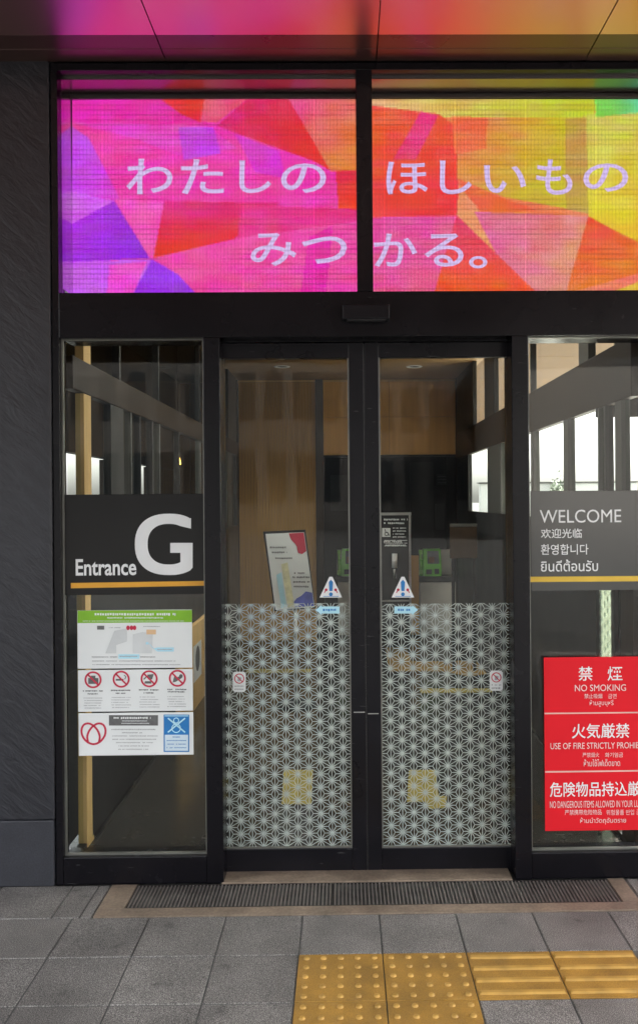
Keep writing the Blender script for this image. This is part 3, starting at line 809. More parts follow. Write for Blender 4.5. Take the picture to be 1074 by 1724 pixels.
bx('added_skylight', film_mat('added_skylight_panel', 1.0, (.55, .55, .53), .95), rf, SKX0 - .02, SKX1 + .02, SKY0 - .02, SKY1 + .02, VZ + .502, VZ + .51, bev=0)

# back wall
bw = thing('back_wall', 'amber wood-panelled back wall of the lobby with a dark opening', 'wall', (0, VY1, 0))
xo = X(545.5, 900, VY1)
bm = bmesh.new()
ns = 26
for i in range(ns):
    a, b = VX0 + (xo - .09 - VX0) * i / ns, VX0 + (xo - .09 - VX0) * (i + 1) / ns
    box(bm, a + .0012, b - .0012, VY1 - .012, VY1 + .05, .004, VZ - .03, bev=.0012)
obj('slatted_panel', bm, SLAT, bw)
bx('slat_backing', WOODD, bw, VX0, xo - .09, VY1 + .052, VY1 + .1, .004, VZ - .001, bev=0)
bx('corner_post', WOODD, bw, VX0 - .06, VX0 - .0005, VY1 - .058, VY1 + .1, .004, VZ - .001, bev=.003)
bx('corner_post', WOODD, bw, VX1 + .0005, VX1 + .06, VY1 - .058, VY1 + .1, .004, VZ - .001, bev=.003)
bx('edge_post', WOODD, bw, xo - .088, xo, VY1 - .05, VY1 + .1, .004, VZ - .004, bev=.004)
zo = Z(680, 765.5, VY1)
bm = bmesh.new()
for k in range(2):
    zz0, zz1 = zo + (VZ - zo) * k / 2, zo + (VZ - zo) * (k + 1) / 2
    for i in range(2):
        a, b = xo + (VX1 - xo) * i / 2, xo + (VX1 - xo) * (i + 1) / 2
        box(bm, a + .002, b - .002, VY1, VY1 + .04, zz0 + .002, zz1 - .002, bev=.001)
obj('upper_panel', bm, WOOD, bw)
bx('cornice', WOODL, bw, VX0, VX1, VY1 - .02, VY1 - .013, VZ - .028, VZ - .006, bev=0)
# the dark hall behind
hl = thing('inner_hall', 'black walled hall seen through the opening in the lobby back wall', 'hall', (.5, 8.6, 0))
bx('rear_wall', BLACK, hl, -1.4, 1.40, 8.3, 8.36, .004, 2.6, bev=0)
bx('side_wall', BLACK, hl, -1.46, -1.401, VY1 + .12, 8.36, .004, 2.6, bev=0)
bx('side_wall', BLACK, hl, 1.401, 1.44, VY1 + .12, 8.36, .004, 2.6, bev=0)
bx('lintel', BLACK, hl, xo, VX1, VY1 + .05, VY1 + .12, zo - .02, VZ - .002, bev=0)
bx('ceiling_board', BLACK, hl, -1.4, 1.40, VY1 + .121, 8.299, 2.5, 2.55, bev=0)
for (u0, v0, u1, v1, m_) in ((640, 772, 682, 860, CHAR), (690, 778, 730, 905, CHAR), (735, 798, 758, 816, INK), (733, 848, 748, 892, CHAR), (556, 800, 590, 860, CHAR)):
    slab('wall_panel', m_, hl, u0, v0, u1, v1, 8.285, .014)
f = Flat(8.28)
for q in range(3): f.scribble(737, 801 + q * 5, 756, 2.6)
for q in range(7): f.scribble(766, 830 + q * 9, 790, 3)
for (a, b) in ((764, 778), (787, 776)): f.line([(a, b + 6), (a, b - 6)], 1.6); f.line([(a - 4, b - 2), (a, b - 7), (a + 4, b - 2)], 1.6)
f.build('wall_print', INKL, hl)

# glazed side partitions
def partition(name, label, xw, zb0, zb1, posts, cler, sgn):
    """a glazed side wall along Y: header beam, lower posts and clerestory posts; where each stands is measured from the photograph"""
    t = thing(name, label, 'glazed wall', (xw, 3.2, 0))
    o = sgn * .05
    xa, xb = min(xw, xw + o), max(xw, xw + o)
    bx('header_beam', WOODD, t, xa, xb, .21, VY1 - .06, zb0, zb1, bev=.004)
    def span(p_):
        r0, r1 = sorted((abs(p_[0] - 579), abs(p_[1] - 579)))
        y1 = abs(xw) * FPX / r0 - 3.75; y0 = (abs(xw) + .04) * FPX / r1 - 3.75
        return max(.215, min(y0, y1 - .025)), min(y1, VY1 - .07)
    ys = [.212]
    for p_ in sorted(posts, key=lambda q: -abs(q[0] - 579)):
        y0, y1 = span(p_)
        y0 = max(y0, ys[-1] + .001)
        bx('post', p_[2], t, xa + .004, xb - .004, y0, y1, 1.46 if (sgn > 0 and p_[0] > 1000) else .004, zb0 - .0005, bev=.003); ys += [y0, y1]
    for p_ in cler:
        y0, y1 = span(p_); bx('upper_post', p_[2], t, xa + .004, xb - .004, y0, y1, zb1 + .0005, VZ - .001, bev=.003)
    xm = (xa + xb) / 2
    ys.append(VY1 - .07)
    for a, b in zip(ys[::2], ys[1::2]):
        if b - a > .02: bx('pane', GLASS2, t, xm - .003, xm + .003, a + .001, b - .001, .03, zb0 - .002, bev=0)
    bx('upper_pane', GLASS2, t, xb - .010 if sgn > 0 else xa + .004, xb - .004 if sgn > 0 else xa + .010, .22, VY1 - .07, zb1 + .002, VZ - .002, bev=0)
    bx('base_rail', GREYD, t, xa + .006, xb - .006, .21, VY1 - .061, .0045, .028, bev=0)
    return t
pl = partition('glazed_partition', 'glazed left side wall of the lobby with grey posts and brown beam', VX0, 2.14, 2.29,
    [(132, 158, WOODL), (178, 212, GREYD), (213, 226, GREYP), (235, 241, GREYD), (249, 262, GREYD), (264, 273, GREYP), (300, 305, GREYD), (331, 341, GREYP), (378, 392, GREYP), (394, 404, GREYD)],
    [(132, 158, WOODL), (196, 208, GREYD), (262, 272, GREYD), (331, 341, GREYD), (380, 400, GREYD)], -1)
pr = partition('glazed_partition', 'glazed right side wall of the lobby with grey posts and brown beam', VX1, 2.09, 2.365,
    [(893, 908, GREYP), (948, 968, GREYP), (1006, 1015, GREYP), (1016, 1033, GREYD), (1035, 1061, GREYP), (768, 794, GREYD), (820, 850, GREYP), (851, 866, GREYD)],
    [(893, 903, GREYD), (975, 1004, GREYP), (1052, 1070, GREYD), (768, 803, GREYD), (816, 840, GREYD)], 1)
bx('spandrel', BLACK, pr, VX1 + .003, VX1 + .03, 4.555 - 3.75, VY1 - .07, .03, 1.5, bev=0)
bx('dark_stile', BLACK, pr, VX1 + .003, VX1 + .04, .50, .545, .03, 1.45, bev=0)
bx('brown_stile', WOODD, pr, VX1 + .003, VX1 + .04, .22, .40, .03, 1.45, bev=0)
bx('dimming_pane', TINT, pr, VX1 + .024, VX1 + .029, .46, .804, .03, 1.45, bev=0)  # dark pane added to dim the bright ground behind the film
V2, F2 = asanoha(.546, .804, .1, 1.25, .0578, .56, .6)
obj('hemp_leaf_film', ([(VX1 + .0205, p[0], p[1]) for p in V2], [f_[::-1] for f_ in F2]), FILM, pr)
hz = obj('frosted_film', ([(VX1 + .0202, .546, .1), (VX1 + .0202, .804, .1), (VX1 + .0202, .804, 1.25), (VX1 + .0202, .546, 1.25)], [[0, 3, 2, 1]]), HAZE, pr)

bx('spandrel', CHAR, pl, VX0 - .03, VX0 - .003, .475, VY1 - .07, .03, 1.34, bev=0)

# hanging dark sign with an arrow at the right partition
hs = thing('direction_sign', 'dark hanging sign with white arrow seen through the right pane', 'sign', F(1036, 700, .75))
slab('board', BLACK, hs, 1004, 630, 1078, 702, .75, .03, bev=.003)
f = Flat(.746); f.line([(1058, 678), (1058, 652)], 3.2); f.line([(1046, 664), (1058, 650), (1070, 664)], 3.2); f.build('arrow', INKL, hs)
bx('hanger', GREYD, hs, X(1036, 640, .75), X(1040, 640, .75), .76, .775, Z(1036, 631, .75), VZ - .002, bev=0)

# downlights
for (u, v, lb) in ((475, 617, 'unlit round downlight left in the brown lobby ceiling'), (697, 617, 'unlit round downlight right in the brown lobby ceiling')):
    p = G(u, v, VZ); t = thing('downlight', lb, 'ceiling light', (p.x, p.y, VZ), 'downlights of the lobby ceiling')
    bm = bmesh.new(); prev = None
    for rr, z in ((.085, VZ - .0005), (.08, VZ - .006), (.06, VZ - .007), (.055, VZ - .001)):
        ring = [bm.verts.new((p.x + rr * math.cos(a * PI / 16), p.y + rr * math.sin(a * PI / 16), z)) for a in range(32)]
        if prev:
            for k in range(32): bm.faces.new((prev[k], prev[(k + 1) % 32], ring[(k + 1) % 32], ring[k]))
        prev = ring
    obj('trim_ring', bm, WHITEI, t)
    bm = bmesh.new(); bm.faces.new([bm.verts.new((p.x + .054 * math.cos(a * PI / 16), p.y + .054 * math.sin(a * PI / 16), VZ - .0012)) for a in range(32)]); obj('dark_lens', bm, RUBBER, t)

# ------------------------------------------------------------------ things in the lobby
# leaning poster stand
PY = 3.2
ps = thing('poster_stand', 'leaning white poster with red and blue shapes in a black frame', 'poster stand', (X(490, 1010, PY), PY, 0))
TL, TR, BR, BL = (443, 895), (514, 892), (531, 1024), (462, 1029)
def qmap(s, t_, q=(TL, TR, BR, BL)):
    a = (q[0][0] * (1 - s) + q[1][0] * s, q[0][1] * (1 - s) + q[1][1] * s); b = (q[3][0] * (1 - s) + q[2][0] * s, q[3][1] * (1 - s) + q[2][1] * s)
    return (a[0] * (1 - t_) + b[0] * t_, a[1] * (1 - t_) + b[1] * t_)
def prism(name, pts, Y, th, m, parent):
    bm = bmesh.new(); A = [bm.verts.new(F(u, v, Y)) for u, v in pts]; B = [bm.verts.new(p.co + Vector((0, th, 0))) for p in A]
    n_ = len(A); bm.faces.new(A); bm.faces.new(B[::-1])
    for k in range(n_): bm.faces.new((A[k], B[k], B[(k + 1) % n_], A[(k + 1) % n_]))
    bmesh.ops.recalc_face_normals(bm, faces=bm.faces)
    return obj(name, bm, m, parent)
prism('frame', [TL, TR, BR, BL], PY, .03, RUBBER, ps)
def qpoly(fl, st): fl.poly([qmap(*p) for p in st][::-1])
f = Flat(PY - .004); qpoly(f, [(.05, .03), (.965, .03), (.985, .985), (.03, .985)]); f.build('poster_sheet', WHITEP, ps)
f = Flat(PY - .007); qpoly(f, [(.60, .035)] + [(.62 + .0 + .02 * k - .03 * math.sin(k), .05 + .032 * k) for k in range(1, 7)] + [(.76, .29), (.85, .305), (.96, .27), (.955, .035)]); f.build('red_shape', REDI, ps)
VIO = mat('violet_blue_ink', (.10, .13, .52), .5, 0, .3, 14)
f = Flat(PY - .007); qpoly(f, [(.5, .97), (.50, .90), (.58, .86), (.70, .83), (.82, .78), (.97, .80), (.975, .97)]); f.build('blue_shape', VIO, ps)
CRM = mat('cream_ink', (.75, .72, .45), .5, 0, .2, 20)
f = Flat(PY - .007); qpoly(f, [(.32, .42), (.48, .40), (.5, .96), (.34, .97)]); f.build('cream_stripe', CRM, ps)
f = Flat(PY - .007); qpoly(f, [(.17, .55), (.3, .52), (.31, .96), (.18, .97)]); f.build('pale_blue_stripe', BLUEL, ps)
f = Flat(PY - .009)
for (s0, s1, t_) in ((.08, .5, .20), (.14, .5, .265), (.2, .6, .34), (.6, .85, .54), (.55, .95, .59), (.55, .95, .65), (.55, .9, .71)):
    a, b = qmap(s0, t_), qmap(s1, t_); f.scribble(a[0], a[1] - 1.6, b[0], 3.2)
f.build('print', INK, ps)
pb = F(497, 1026, PY)
bm = bmesh.new(); tube(bm, (pb.x, PY + .02, .02), (pb.x, PY + .02, pb.z + .05), .014); obj('pole', bm, STEEL, ps)
bm = bmesh.new(); tube(bm, (pb.x, PY + .02, .004), (pb.x, PY + .02, .024), .16, .15, 32); obj('base', bm, RUBBER, ps)

# black notice board
NY = 5.3
nb_ = thing('notice_board', 'black notice board in a silver frame with white pictogram and dispenser', 'notice board', (X(666, 1010, NY), NY, 0))
slab('board', BLACK, nb_, 642, 866, 690, 1058, NY, .03)
bm = bmesh.new()
for (a, b, c, d) in ((640, 863, 692, 867.5), (640, 1010, 692, 1013), (640, 867.5, 642.5, 1060), (688.5, 867.5, 692, 1060)):
    x0, x1, z0, z1 = rect(a, b, c, d, NY - .01); box(bm, x0, x1, NY - .012, NY + .035, z0, z1)
obj('frame', bm, STEEL, nb_)
f = Flat(NY - .004); f.rect(643, 889, 657, 904)
for q, wd in enumerate((40, 34, 0, 0, 0, 0, 30, 36)):
    if wd: f.scribble(646, 873 + q * 6.2, 646 + wd, 3.4)
for q in range(4): f.scribble(661, 888 + q * 5, 683, 2.2)
for q in range(3): f.scribble(647, 909 + q * 4.5, 685, 2)
f.build('print', WHITEP, nb_)
f = Flat(NY - .006); f.ring(650.5, 899, 3.6, 1.2, 16); f.line([(648, 891), (649, 896), (653, 897), (655, 902)], 1.3); f.build('wheelchair_pictogram', RUBBER, nb_)
bm = bmesh.new(); p0, p1, p2 = F(664, 932, NY - .06), F(664, 956, NY - .06), F(664, 974, NY - .06)
tube(bm, p1, p0, .027, .027, 16); dsp = obj('dispenser', bm, WHITEI, nb_)
bm = bmesh.new(); tube(bm, p2, p1, .012, .016, 12); obj('nozzle', bm, STEEL, dsp)
bm = bmesh.new(); q = F(664, 945, NY - .06); box(bm, q.x - .012, q.x + .012, NY - .05, NY - .001, q.z - .02, q.z + .02); obj('bracket', bm, STEEL, dsp)

# telephones on stands
TY = 6.75
def phone_stand(du, label, label2):
    t = thing('telephone_stand', label, 'telephone stand', (X(735 + du, 980, TY), TY + .2, .004), 'stands of the public telephones')
    zf = .004
    x0, x1, z0, z1 = rect(705 + du, 925, 764 + du, 972, TY + .32)
    bx('back_panel', BEIGE, t, x0, x1, TY + .30, TY + .33, z0, z1, bev=.003)
    x0, x1, z0, z1 = rect(703 + du, 971, 766 + du, 979, TY)
    bx('shelf', GREYD, t, x0, x1, TY, TY + .34, z0, z1, bev=.004)
    x0, x1, _, z1 = rect(707 + du, 980, 767 + du, 1052, TY + .03)
    bx('cabinet', BEIGE, t, x0, x1, TY + .03, TY + .33, zf, z1 - .001, bev=.004)
    p = thing('public_telephone', label2, 'telephone', (X(726 + du, 972, TY), TY + .12, Z(726 + du, 971, TY)), 'green public telephones')
    x0, x1, z0, z1 = rect(713 + du, 925, 743 + du, 970.5, TY + .06)
    bm = bmesh.new()   # sloping front
    ys = TY + .05
    pts = [(ys, z0), (TY + .27, z0), (TY + .27, z1), (ys + .1, z1), (ys + .03, z0 + (z1 - z0) * .38)]
    A = [bm.verts.new((x0, a, b)) for a, b in pts]; B = [bm.verts.new((x1, a, b)) for a, b in pts]
    bm.faces.new(A); bm.faces.new(B[::-1])
    for k in range(5): bm.faces.new((A[k], B[k], B[(k + 1) % 5], A[(k + 1) % 5]))
    bmesh.ops.recalc_face_normals(bm, faces=bm.faces); bmesh.ops.bevel(bm, geom=bm.edges[:], offset=.006, segments=2, affect='EDGES')
    obj('body', bm, PHONEG, p)
    hx = x0 - .032
    bm = bmesh.new(); tube(bm, (hx, ys + .05, z0 + .05), (hx, ys + .09, z1 - .03), .014)
    for zz, yy in ((z0 + .05, ys + .05), (z1 - .035, ys + .088)): box(bm, hx - .02, hx + .02, yy - .035, yy + .015, zz - .025, zz + .025, bev=.006)
    obj('handset', bm, mat('pale_green_plastic', (.32, .62, .16), .35), p)
    bm = bmesh.new(); box(bm, hx - .012, x0 + .004, ys + .06, ys + .12, z0, z0 + .2); obj('cradle', bm, PHONEG, p)
    w_ = x1 - x0
    def slope(f_): return ys + .03 + .07 * (f_ - .38) / .62 if f_ > .38 else ys + .03 * f_ / .38
    def plate(name, a, b, c, d, m_):
        ya, yb = slope(c) - .006, slope(d) - .006
        za, zb = z0 + (z1 - z0) * c, z0 + (z1 - z0) * d
        obj(name, ([(x0 + w_ * a, ya, za), (x0 + w_ * b, ya, za), (x0 + w_ * b, yb, zb), (x0 + w_ * a, yb, zb)], [[0, 1, 2, 3]]), m_, p)
    plate('display_panel', .22, .88, .46, .93, INK)
    plate('keypad', .3, .62, .5, .72, mat('brown_keypad', (.30, .16, .08), .5))
    plate('coin_slot', .14, .45, .09, .26, RUBBER); plate('card_slot', .6, .86, .09, .28, RUBBER)
    return t
phone_stand(0, 'grey beige telephone stand right of the notice board', 'green public telephone right of the black notice board')
phone_stand(-138, 'grey beige telephone stand half hidden behind the left door stile', 'green public telephone half hidden behind the left door stile')
bp_ = thing('wooden_post', 'slim brown wooden post between notice board and telephone', 'post', (X(697, 1000, 6.6), 6.6, .004))
x0, x1, z0, z1 = rect(691, 935, 705, 1060, 6.6); bx('shaft', SLAT, bp_, x0, x1, 6.6, 6.66, .004, z1, bev=.002); bx('foot', WOODD, bp_, x0 - .01, x1 + .01, 6.59, 6.67, .0042, .03, bev=.002)
br_ = thing('brown_board', 'brown display board standing right of the telephones', 'display board', (X(780, 940, 4.5), 4.5, .004))
x0, x1, z0, z1 = rect(757, 887, 803, 940, 4.5); bx('panel', WOODB, br_, x0, x1, 4.5, 4.53, z0, z1, bev=.003); bx('top_cap', GREYP, br_, x0, x1, 4.495, 4.535, z1 + .0005, z1 + .03, bev=.002)
for xx in (x0 + .03, x1 - .03): bx('leg', GREYD, br_, xx - .015, xx + .015, 4.505, 4.525, .004, z0 - .0005, bev=.001)

# low wooden panel by the left partition, seen behind the posters
lw = thing('wooden_bench_end', 'low pale wooden panel with a round sticker behind the white posters', 'wooden panel', (-1.2, 3.3, .004))
bx('panel', WOODL, lw, -1.205, -1.17, 2.5, 3.78, .004, .66, bev=.004)
bm = bmesh.new(); box(bm, -1.1695, -1.168, 3.05, 3.42, .22, .5); obj('sticker', bm, WHITEP, lw)
bm = bmesh.new(); bm.faces.new([bm.verts.new((-1.1675, 3.235 + .1 * math.cos(a * PI / 12), .38 + .1 * math.sin(a * PI / 12))) for a in range(24)]); obj('round_mark', bm, INK, lw)

# tactile markings on the lobby floor
FY = mat('yellow_floor_mark', (.42, .33, .03), .5, 0, .12, 9)
FO = mat('orange_floor_mark', (.48, .27, .03), .5, 0, .12, 9)
def fmark(label, pts, m_):
    t = tag(obj('floor_marking', ([tuple(G(u, v, .008)) for u, v in pts], [list(range(len(pts)))[::-1]]), m_), label, 'floor marking', 'yellow guide markings on the lobby floor')
    return t
fmark('yellow square guide marking behind the lower half of the left door', [(478, 1296), (527, 1296), (524, 1354), (474, 1354)], FY)
fmark('yellow stepped guide marking behind the lower half of the right door', [(688, 1296), (733, 1296), (738, 1340), (752, 1340), (750, 1360), (722, 1362), (716, 1350), (685, 1350)], FY)
fmark('thin yellow line across the floor behind the left door', [(416, 1126), (524, 1126), (524, 1132), (414, 1133)], FY)
fmark('thin yellow line across the floor behind the right door', [(706, 1159), (828, 1159), (828, 1165), (708, 1167)], FY)
fmark('orange guide path across the floor behind the right door', [(648, 1090), (684, 1090), (692, 1113), (745, 1113), (748, 1120), (770, 1112), (815, 1112), (824, 1134), (788, 1138), (745, 1130), (656, 1130)], FO)

# ================================================================== SIGNS ON THE GLASS
def panel(name, label, cat, u0, v0, u1, v1, Y, m_, group=None, t=.003):
    x0, x1, z0, z1 = rect(u0, v0, u1, v1, Y)
    o = thing(name, label, cat, ((x0 + x1) / 2, Y, z0), group)
    bx('panel', m_, o, x0, x1, Y, Y + t, z0, z1, bev=.0006)
    return o
PGY = .040
SIGNK = mat('black_sign_face', (.012, .0115, .0115), .2, 0, .08, 4, spec=.25)
es = panel('entrance_sign', 'black sign with large white G and word Entrance on left pane', 'sign', 108.5, 832, 346, 1001, PGY, SIGNK)
gp_ = []
def arc(cx, cy, rx, ry, a0, a1, n=36, e=2.35):
    o = []
    for k in range(n + 1):
        a = R(a0 + (a1 - a0) * k / n); c, s = math.cos(a), math.sin(a)
        o.append((cx + rx * math.copysign(abs(c) ** (2 / e), c), cy - ry * math.copysign(abs(s) ** (2 / e), s)))
    return o
outer = [(322, 872)] + arc(285, 916.5, 57.5, 51.7, 55, 305) + [(324.7, 956)]
inner = arc(284.5, 916.2, 35.5, 34.2, 300, 62)
outl = [(322, 890)] + outer[:-1] + [(324.7, 955.5), (324.7, 914), (287, 914), (287, 930.7), (304, 930.7)] + inner
f = Flat(PGY - .0012)
from mathutils.geometry import tessellate_polygon
gv = [Vector(f.pt(*p)) for p in outl]
tri = tessellate_polygon([[Vector((p.x, p.z, 0)) for p in gv]])
obj('letter', ([tuple(p) for p in gv], [list(q) for q in tri]), WHITEI, es)
glyphs([('Entrance', 128, 941, 230, 969)], PGY - .0012, 'word', WHITEI, es, bold=.02)
f = Flat(PGY - .0015); f.poly([(120, 990.5), (346, 986), (346, 978), (120, 981.5)]); f.build('orange_line', ORANGE, es)

WELK = mat('reflection_grey_sign_face', (.036, .036, .034), .14, 0, .06, 4, spec=.7)  # base lightened to paint in the brightness reflected from the street
ws = panel('welcome_sign', 'dark welcome sign in four languages with yellow line on right pane', 'sign', 893, 826, 1092, 994, PGY, WELK)
glyphs([('WELCOME', 908, 858, 1045, 880)], PGY - .0012, 'heading', WHITEI, ws)
for q in (('欢迎光临', 910, 890, 979, 906), ('환영합니다', 910, 916, 990, 934), ('ยินดีต้อนรับ', 910, 942, 1006, 962)): glyphs([q], PGY - .0012, 'greeting', WHITEI, ws, bold=.008)
f = Flat(PGY - .0015); f.poly([(890, 980), (1092, 978.5), (1092, 969.5), (890, 971)]); f.build('yellow_line', YELLOWL, ws)

PY2 = .036
p1_ = panel('map_poster', 'white poster with green heading band and faint map, topmost of three', 'poster', 131, 1027, 324, 1125, PY2, WHITEP, 'three white posters on the left pane')
f = Flat(PY2 - .001); f.poly([(131.2, 1049), (323.6, 1047.5), (323.6, 1027), (131.2, 1028)]); f.build('green_band', GREENI, p1_)
f = Flat(PY2 - .0016); f.scribble(160, 1032, 296, 4.6); f.scribble(181, 1039, 275, 2.6); f.scribble(140, 1045, 310, 1.2); f.build('heading_print', WHITEP, p1_)
f = Flat(PY2 - .001); f.rect(164, 1053.5, 176, 1060); f.build('black_tag', INK, p1_)
f = Flat(PY2 - .001)
for cu in (216, 222, 227): f.disc(cu, 1057, 3, 12, 4)
f.build('red_dots', REDI, p1_)
f = Flat(PY2 - .001); f.poly([(178, 1100), (193, 1062), (214, 1058), (214, 1080), (196, 1086), (196, 1100)][::-1]); f.poly([(224, 1100), (224, 1068), (240, 1064), (258, 1066), (256, 1100)][::-1]); f.build('map_area', mat('map_grey', (.62, .64, .64), .5), p1_)
f = Flat(PY2 - .0013); f.rect(247, 1060, 263, 1068); f.build('map_orange', mat('map_orange', (.75, .5, .28), .5), p1_)
f = Flat(PY2 - .0013); f.poly([(259, 1092), (265, 1097), (293, 1097), (293, 1090), (265, 1090)]); f.rect(200, 1101.5, 235, 1109); f.line([(250, 1082), (259, 1092)], 1); f.rect(246, 1081, 250, 1085); f.build('map_blue', BLUEL, p1_)
f = Flat(PY2 - .0016); f.scribble(155, 1105, 198, 2.2); f.scribble(237, 1105, 262, 2.2); f.scribble(156, 1112, 298, 1.8); f.scribble(156, 1118, 304, 1.8); f.scribble(265, 1092.5, 290, 2); f.scribble(202, 1104, 232, 2.2); f.scribble(184, 1056, 204, 1.6); f.scribble(242, 1054, 270, 1.6); f.build('print', INKL, p1_)

p2_ = panel('rules_poster', 'white poster with four red prohibition rings, between the two other posters', 'poster', 132, 1127.5, 325, 1197.5, PY2, WHITEP, 'three white posters on the left pane')
cs = [(157.2, 1144.5), (204.5, 1143.5), (251.5, 1142.8), (299, 1142)]
for k, (cu, cv) in enumerate(cs):
    f = Flat(PY2 - .001)
    if k == 0: f.rect(cu - 8, cv - 3, cu + 9, cv + 7); f.rect(cu - 4, cv - 7, cu + 4, cv - 3); f.disc(cu, cv + 1, 1)
    elif k == 1: f.line([(cu - 9, cv + 1), (cu + 4, cv + 1)], 3); f.line([(cu + 6, cv), (cu + 8, cv - 4), (cu + 5, cv - 7)], 1.4)
    elif k == 2: f.poly([(cu - 2, cv + 1), (cu + 5, cv + 1), (cu + 8, cv - 8), (cu - 3, cv - 7)]); f.poly([(cu - 8, cv + 8), (cu + 4, cv + 8), (cu + 3, cv + 4), (cu - 7, cv + 4)]); f.line([(cu - 4, cv - 4), (cu - 9, cv + 1)], 2)
    else: f.poly([(cu - 8, cv + 7), (cu - 5, cv - 5), (cu, cv - 2), (cu + 7, cv - 5), (cu + 8, cv - 1), (cu + 2, cv + 3), (cu - 3, cv + 6)]); f.disc(cu + 6, cv - 4, 3)
    f.build('pictogram', INK, p2_)
    f = Flat(PY2 - .0016); f.ring(cu, cv, 14.3, 3.0); f.line([(cu - 8.8, cv - 8.8), (cu + 8.8, cv + 8.8)], 2.8); f.build('prohibition_ring', REDI, p2_)
for k, (cu, cv) in enumerate(cs):
    f = Flat(PY2 - .001)
    f.scribble(cu - 17, cv + 17.5, cu + 16, 2.6)
    f.scribble(cu - 9, cv + 22.5, cu + 8, 2.6) if k != 3 else f.scribble(cu - 16, cv + 21.5, cu + 12, 2.6)
    f.build('caption', INK, p2_)
for k, (cu, cv) in enumerate(cs):
    f = Flat(PY2 - .0012)
    for q in range(5): f.scribble(cu - 17 + random.uniform(0, 3), cv + 30 + q * 4.2, cu + random.uniform(10, 18), 1.5)
    f.build('fine_print', INKL, p2_)

p3_ = panel('emblem_poster', 'white poster with crimson looped emblem and blue box, lowest of three', 'poster', 133, 1200, 326, 1271.5, PY2, WHITEP, 'three white posters on the left pane')
f = Flat(PY2 - .001)
for s in (-1, 1):
    cx0 = 158 + s * 8.2
    pts = [(158, 1224)]
    for k in range(25):
        a = R(100 - 250 * k / 24)
        pts.append((cx0 + s * (12.2 * math.cos(a)), 1229 - 10.5 * math.sin(a)) if k < 14 else None)
    P1 = [(158 - s * 9, 1250), (158 - s * 10.5, 1240), (158 - s * 7, 1230), (158, 1222), (158 + s * 8, 1218), (158 + s * 16, 1220), (158 + s * 20, 1228), (158 + s * 19, 1238), (158 + s * 13, 1247), (158 + s * 5, 1252), (158 - s * 1, 1253)]
    # smooth
    def cr(p0, p1, p2, p3, t_): return tuple(.5 * (2 * p1[i] + (p2[i] - p0[i]) * t_ + (2 * p0[i] - 5 * p1[i] + 4 * p2[i] - p3[i]) * t_ ** 2 + (3 * p1[i] - p0[i] - 3 * p2[i] + p3[i]) * t_ ** 3) for i in range(2))
    sm = []
    Q = [P1[0]] + P1 + [P1[-1]]
    for k in range(len(Q) - 3):
        for j in range(6): sm.append(cr(Q[k], Q[k + 1], Q[k + 2], Q[k + 3], j / 6))
    sm.append(P1[-1]); f.line(sm, 3.4)
f.build('looped_emblem', REDI, p3_)
f = Flat(PY2 - .001); f.rect(184, 1204, 266.5, 1221.5); f.build('dark_band', INK, p3_)
f = Flat(PY2 - .0016); f.scribble(192, 1207, 254, 3.6); f.scribble(206, 1213, 248, 1.6); f.scribble(205, 1217, 252, 1.6); f.build('band_print', WHITEP, p3_)
f = Flat(PY2 - .001)
for q, (a, b, h) in enumerate(((188, 262, 2.4), (206, 240, 2.2), (188, 266, 1.8), (190, 264, 1.8), (196, 258, 1.8), (200, 252, 1.8), (198, 250, 1.8))): f.scribble(a, 1227 + q * 5.6, b, h)
f.build('print', INKL, p3_)
f = Flat(PY2 - .001); f.rect(276, 1203, 319, 1266); f.build('blue_border', BLUE, p3_)
f = Flat(PY2 - .0014); f.rect(278, 1237, 317, 1264); f.build('pale_field', mat('pale_field', (.62, .74, .82), .5), p3_)
f = Flat(PY2 - .0015); f.rect(277.5, 1204.5, 317.5, 1206); f.line([(283, 1209), (312, 1233)], 2.4); f.line([(312, 1209), (283, 1233)], 2.4); f.ring(297, 1213, 5, 1.5, 18); f.ring(297, 1226, 8, 1.6, 20); f.build('crossed_pictogram', BLUEL, p3_)
f = Flat(PY2 - .0017)
for q in range(4): f.scribble(281 + (10 if q == 0 else 0), 1240 + q * 6, 314 - (10 if q == 0 else 0), 1.8)
f.build('box_print', BLUE, p3_)

rs = panel('prohibition_sign', 'red sign of three stacked white worded prohibitions on right pane', 'sign', 916, 1106, 1112, 1398, PY2, RED)
f = Flat(PY2 - .001); f.poly([(916, 1202.5), (1112, 1200.5), (1112, 1198), (916, 1200)]); f.poly([(917, 1301), (1112, 1298.5), (1112, 1296), (917, 1298.2)]); f.build('dividing_line', mat('pale_pink_line', (.78, .45, .40), .5), rs)
for q in ([('禁', 973, 1122, 997, 1146), ('煙', 1022, 1122, 1047, 1146)], [('火気厳禁', 962, 1218, 1059, 1243)], [('危険物品持込厳禁', 925, 1316, 1098, 1341)]): glyphs(q, PY2 - .0012, 'heading', WHITEI, rs, bold=.008)
PINKI = mat('pinkish_white_lettering', (.78, .62, .60), .5, 0, .03, 10)
for q in (('NO SMOKING', 967, 1152.5, 1053, 1163.5), ('USE OF FIRE STRICTLY PROHIBITED', 926, 1250, 1098, 1260.5), ('NO DANGEROUS ITEMS ALLOWED IN YOUR LUGGAGE', 925, 1348, 1098, 1359.5)): glyphs([q], PY2 - .0012, 'english_line', PINKI, rs)
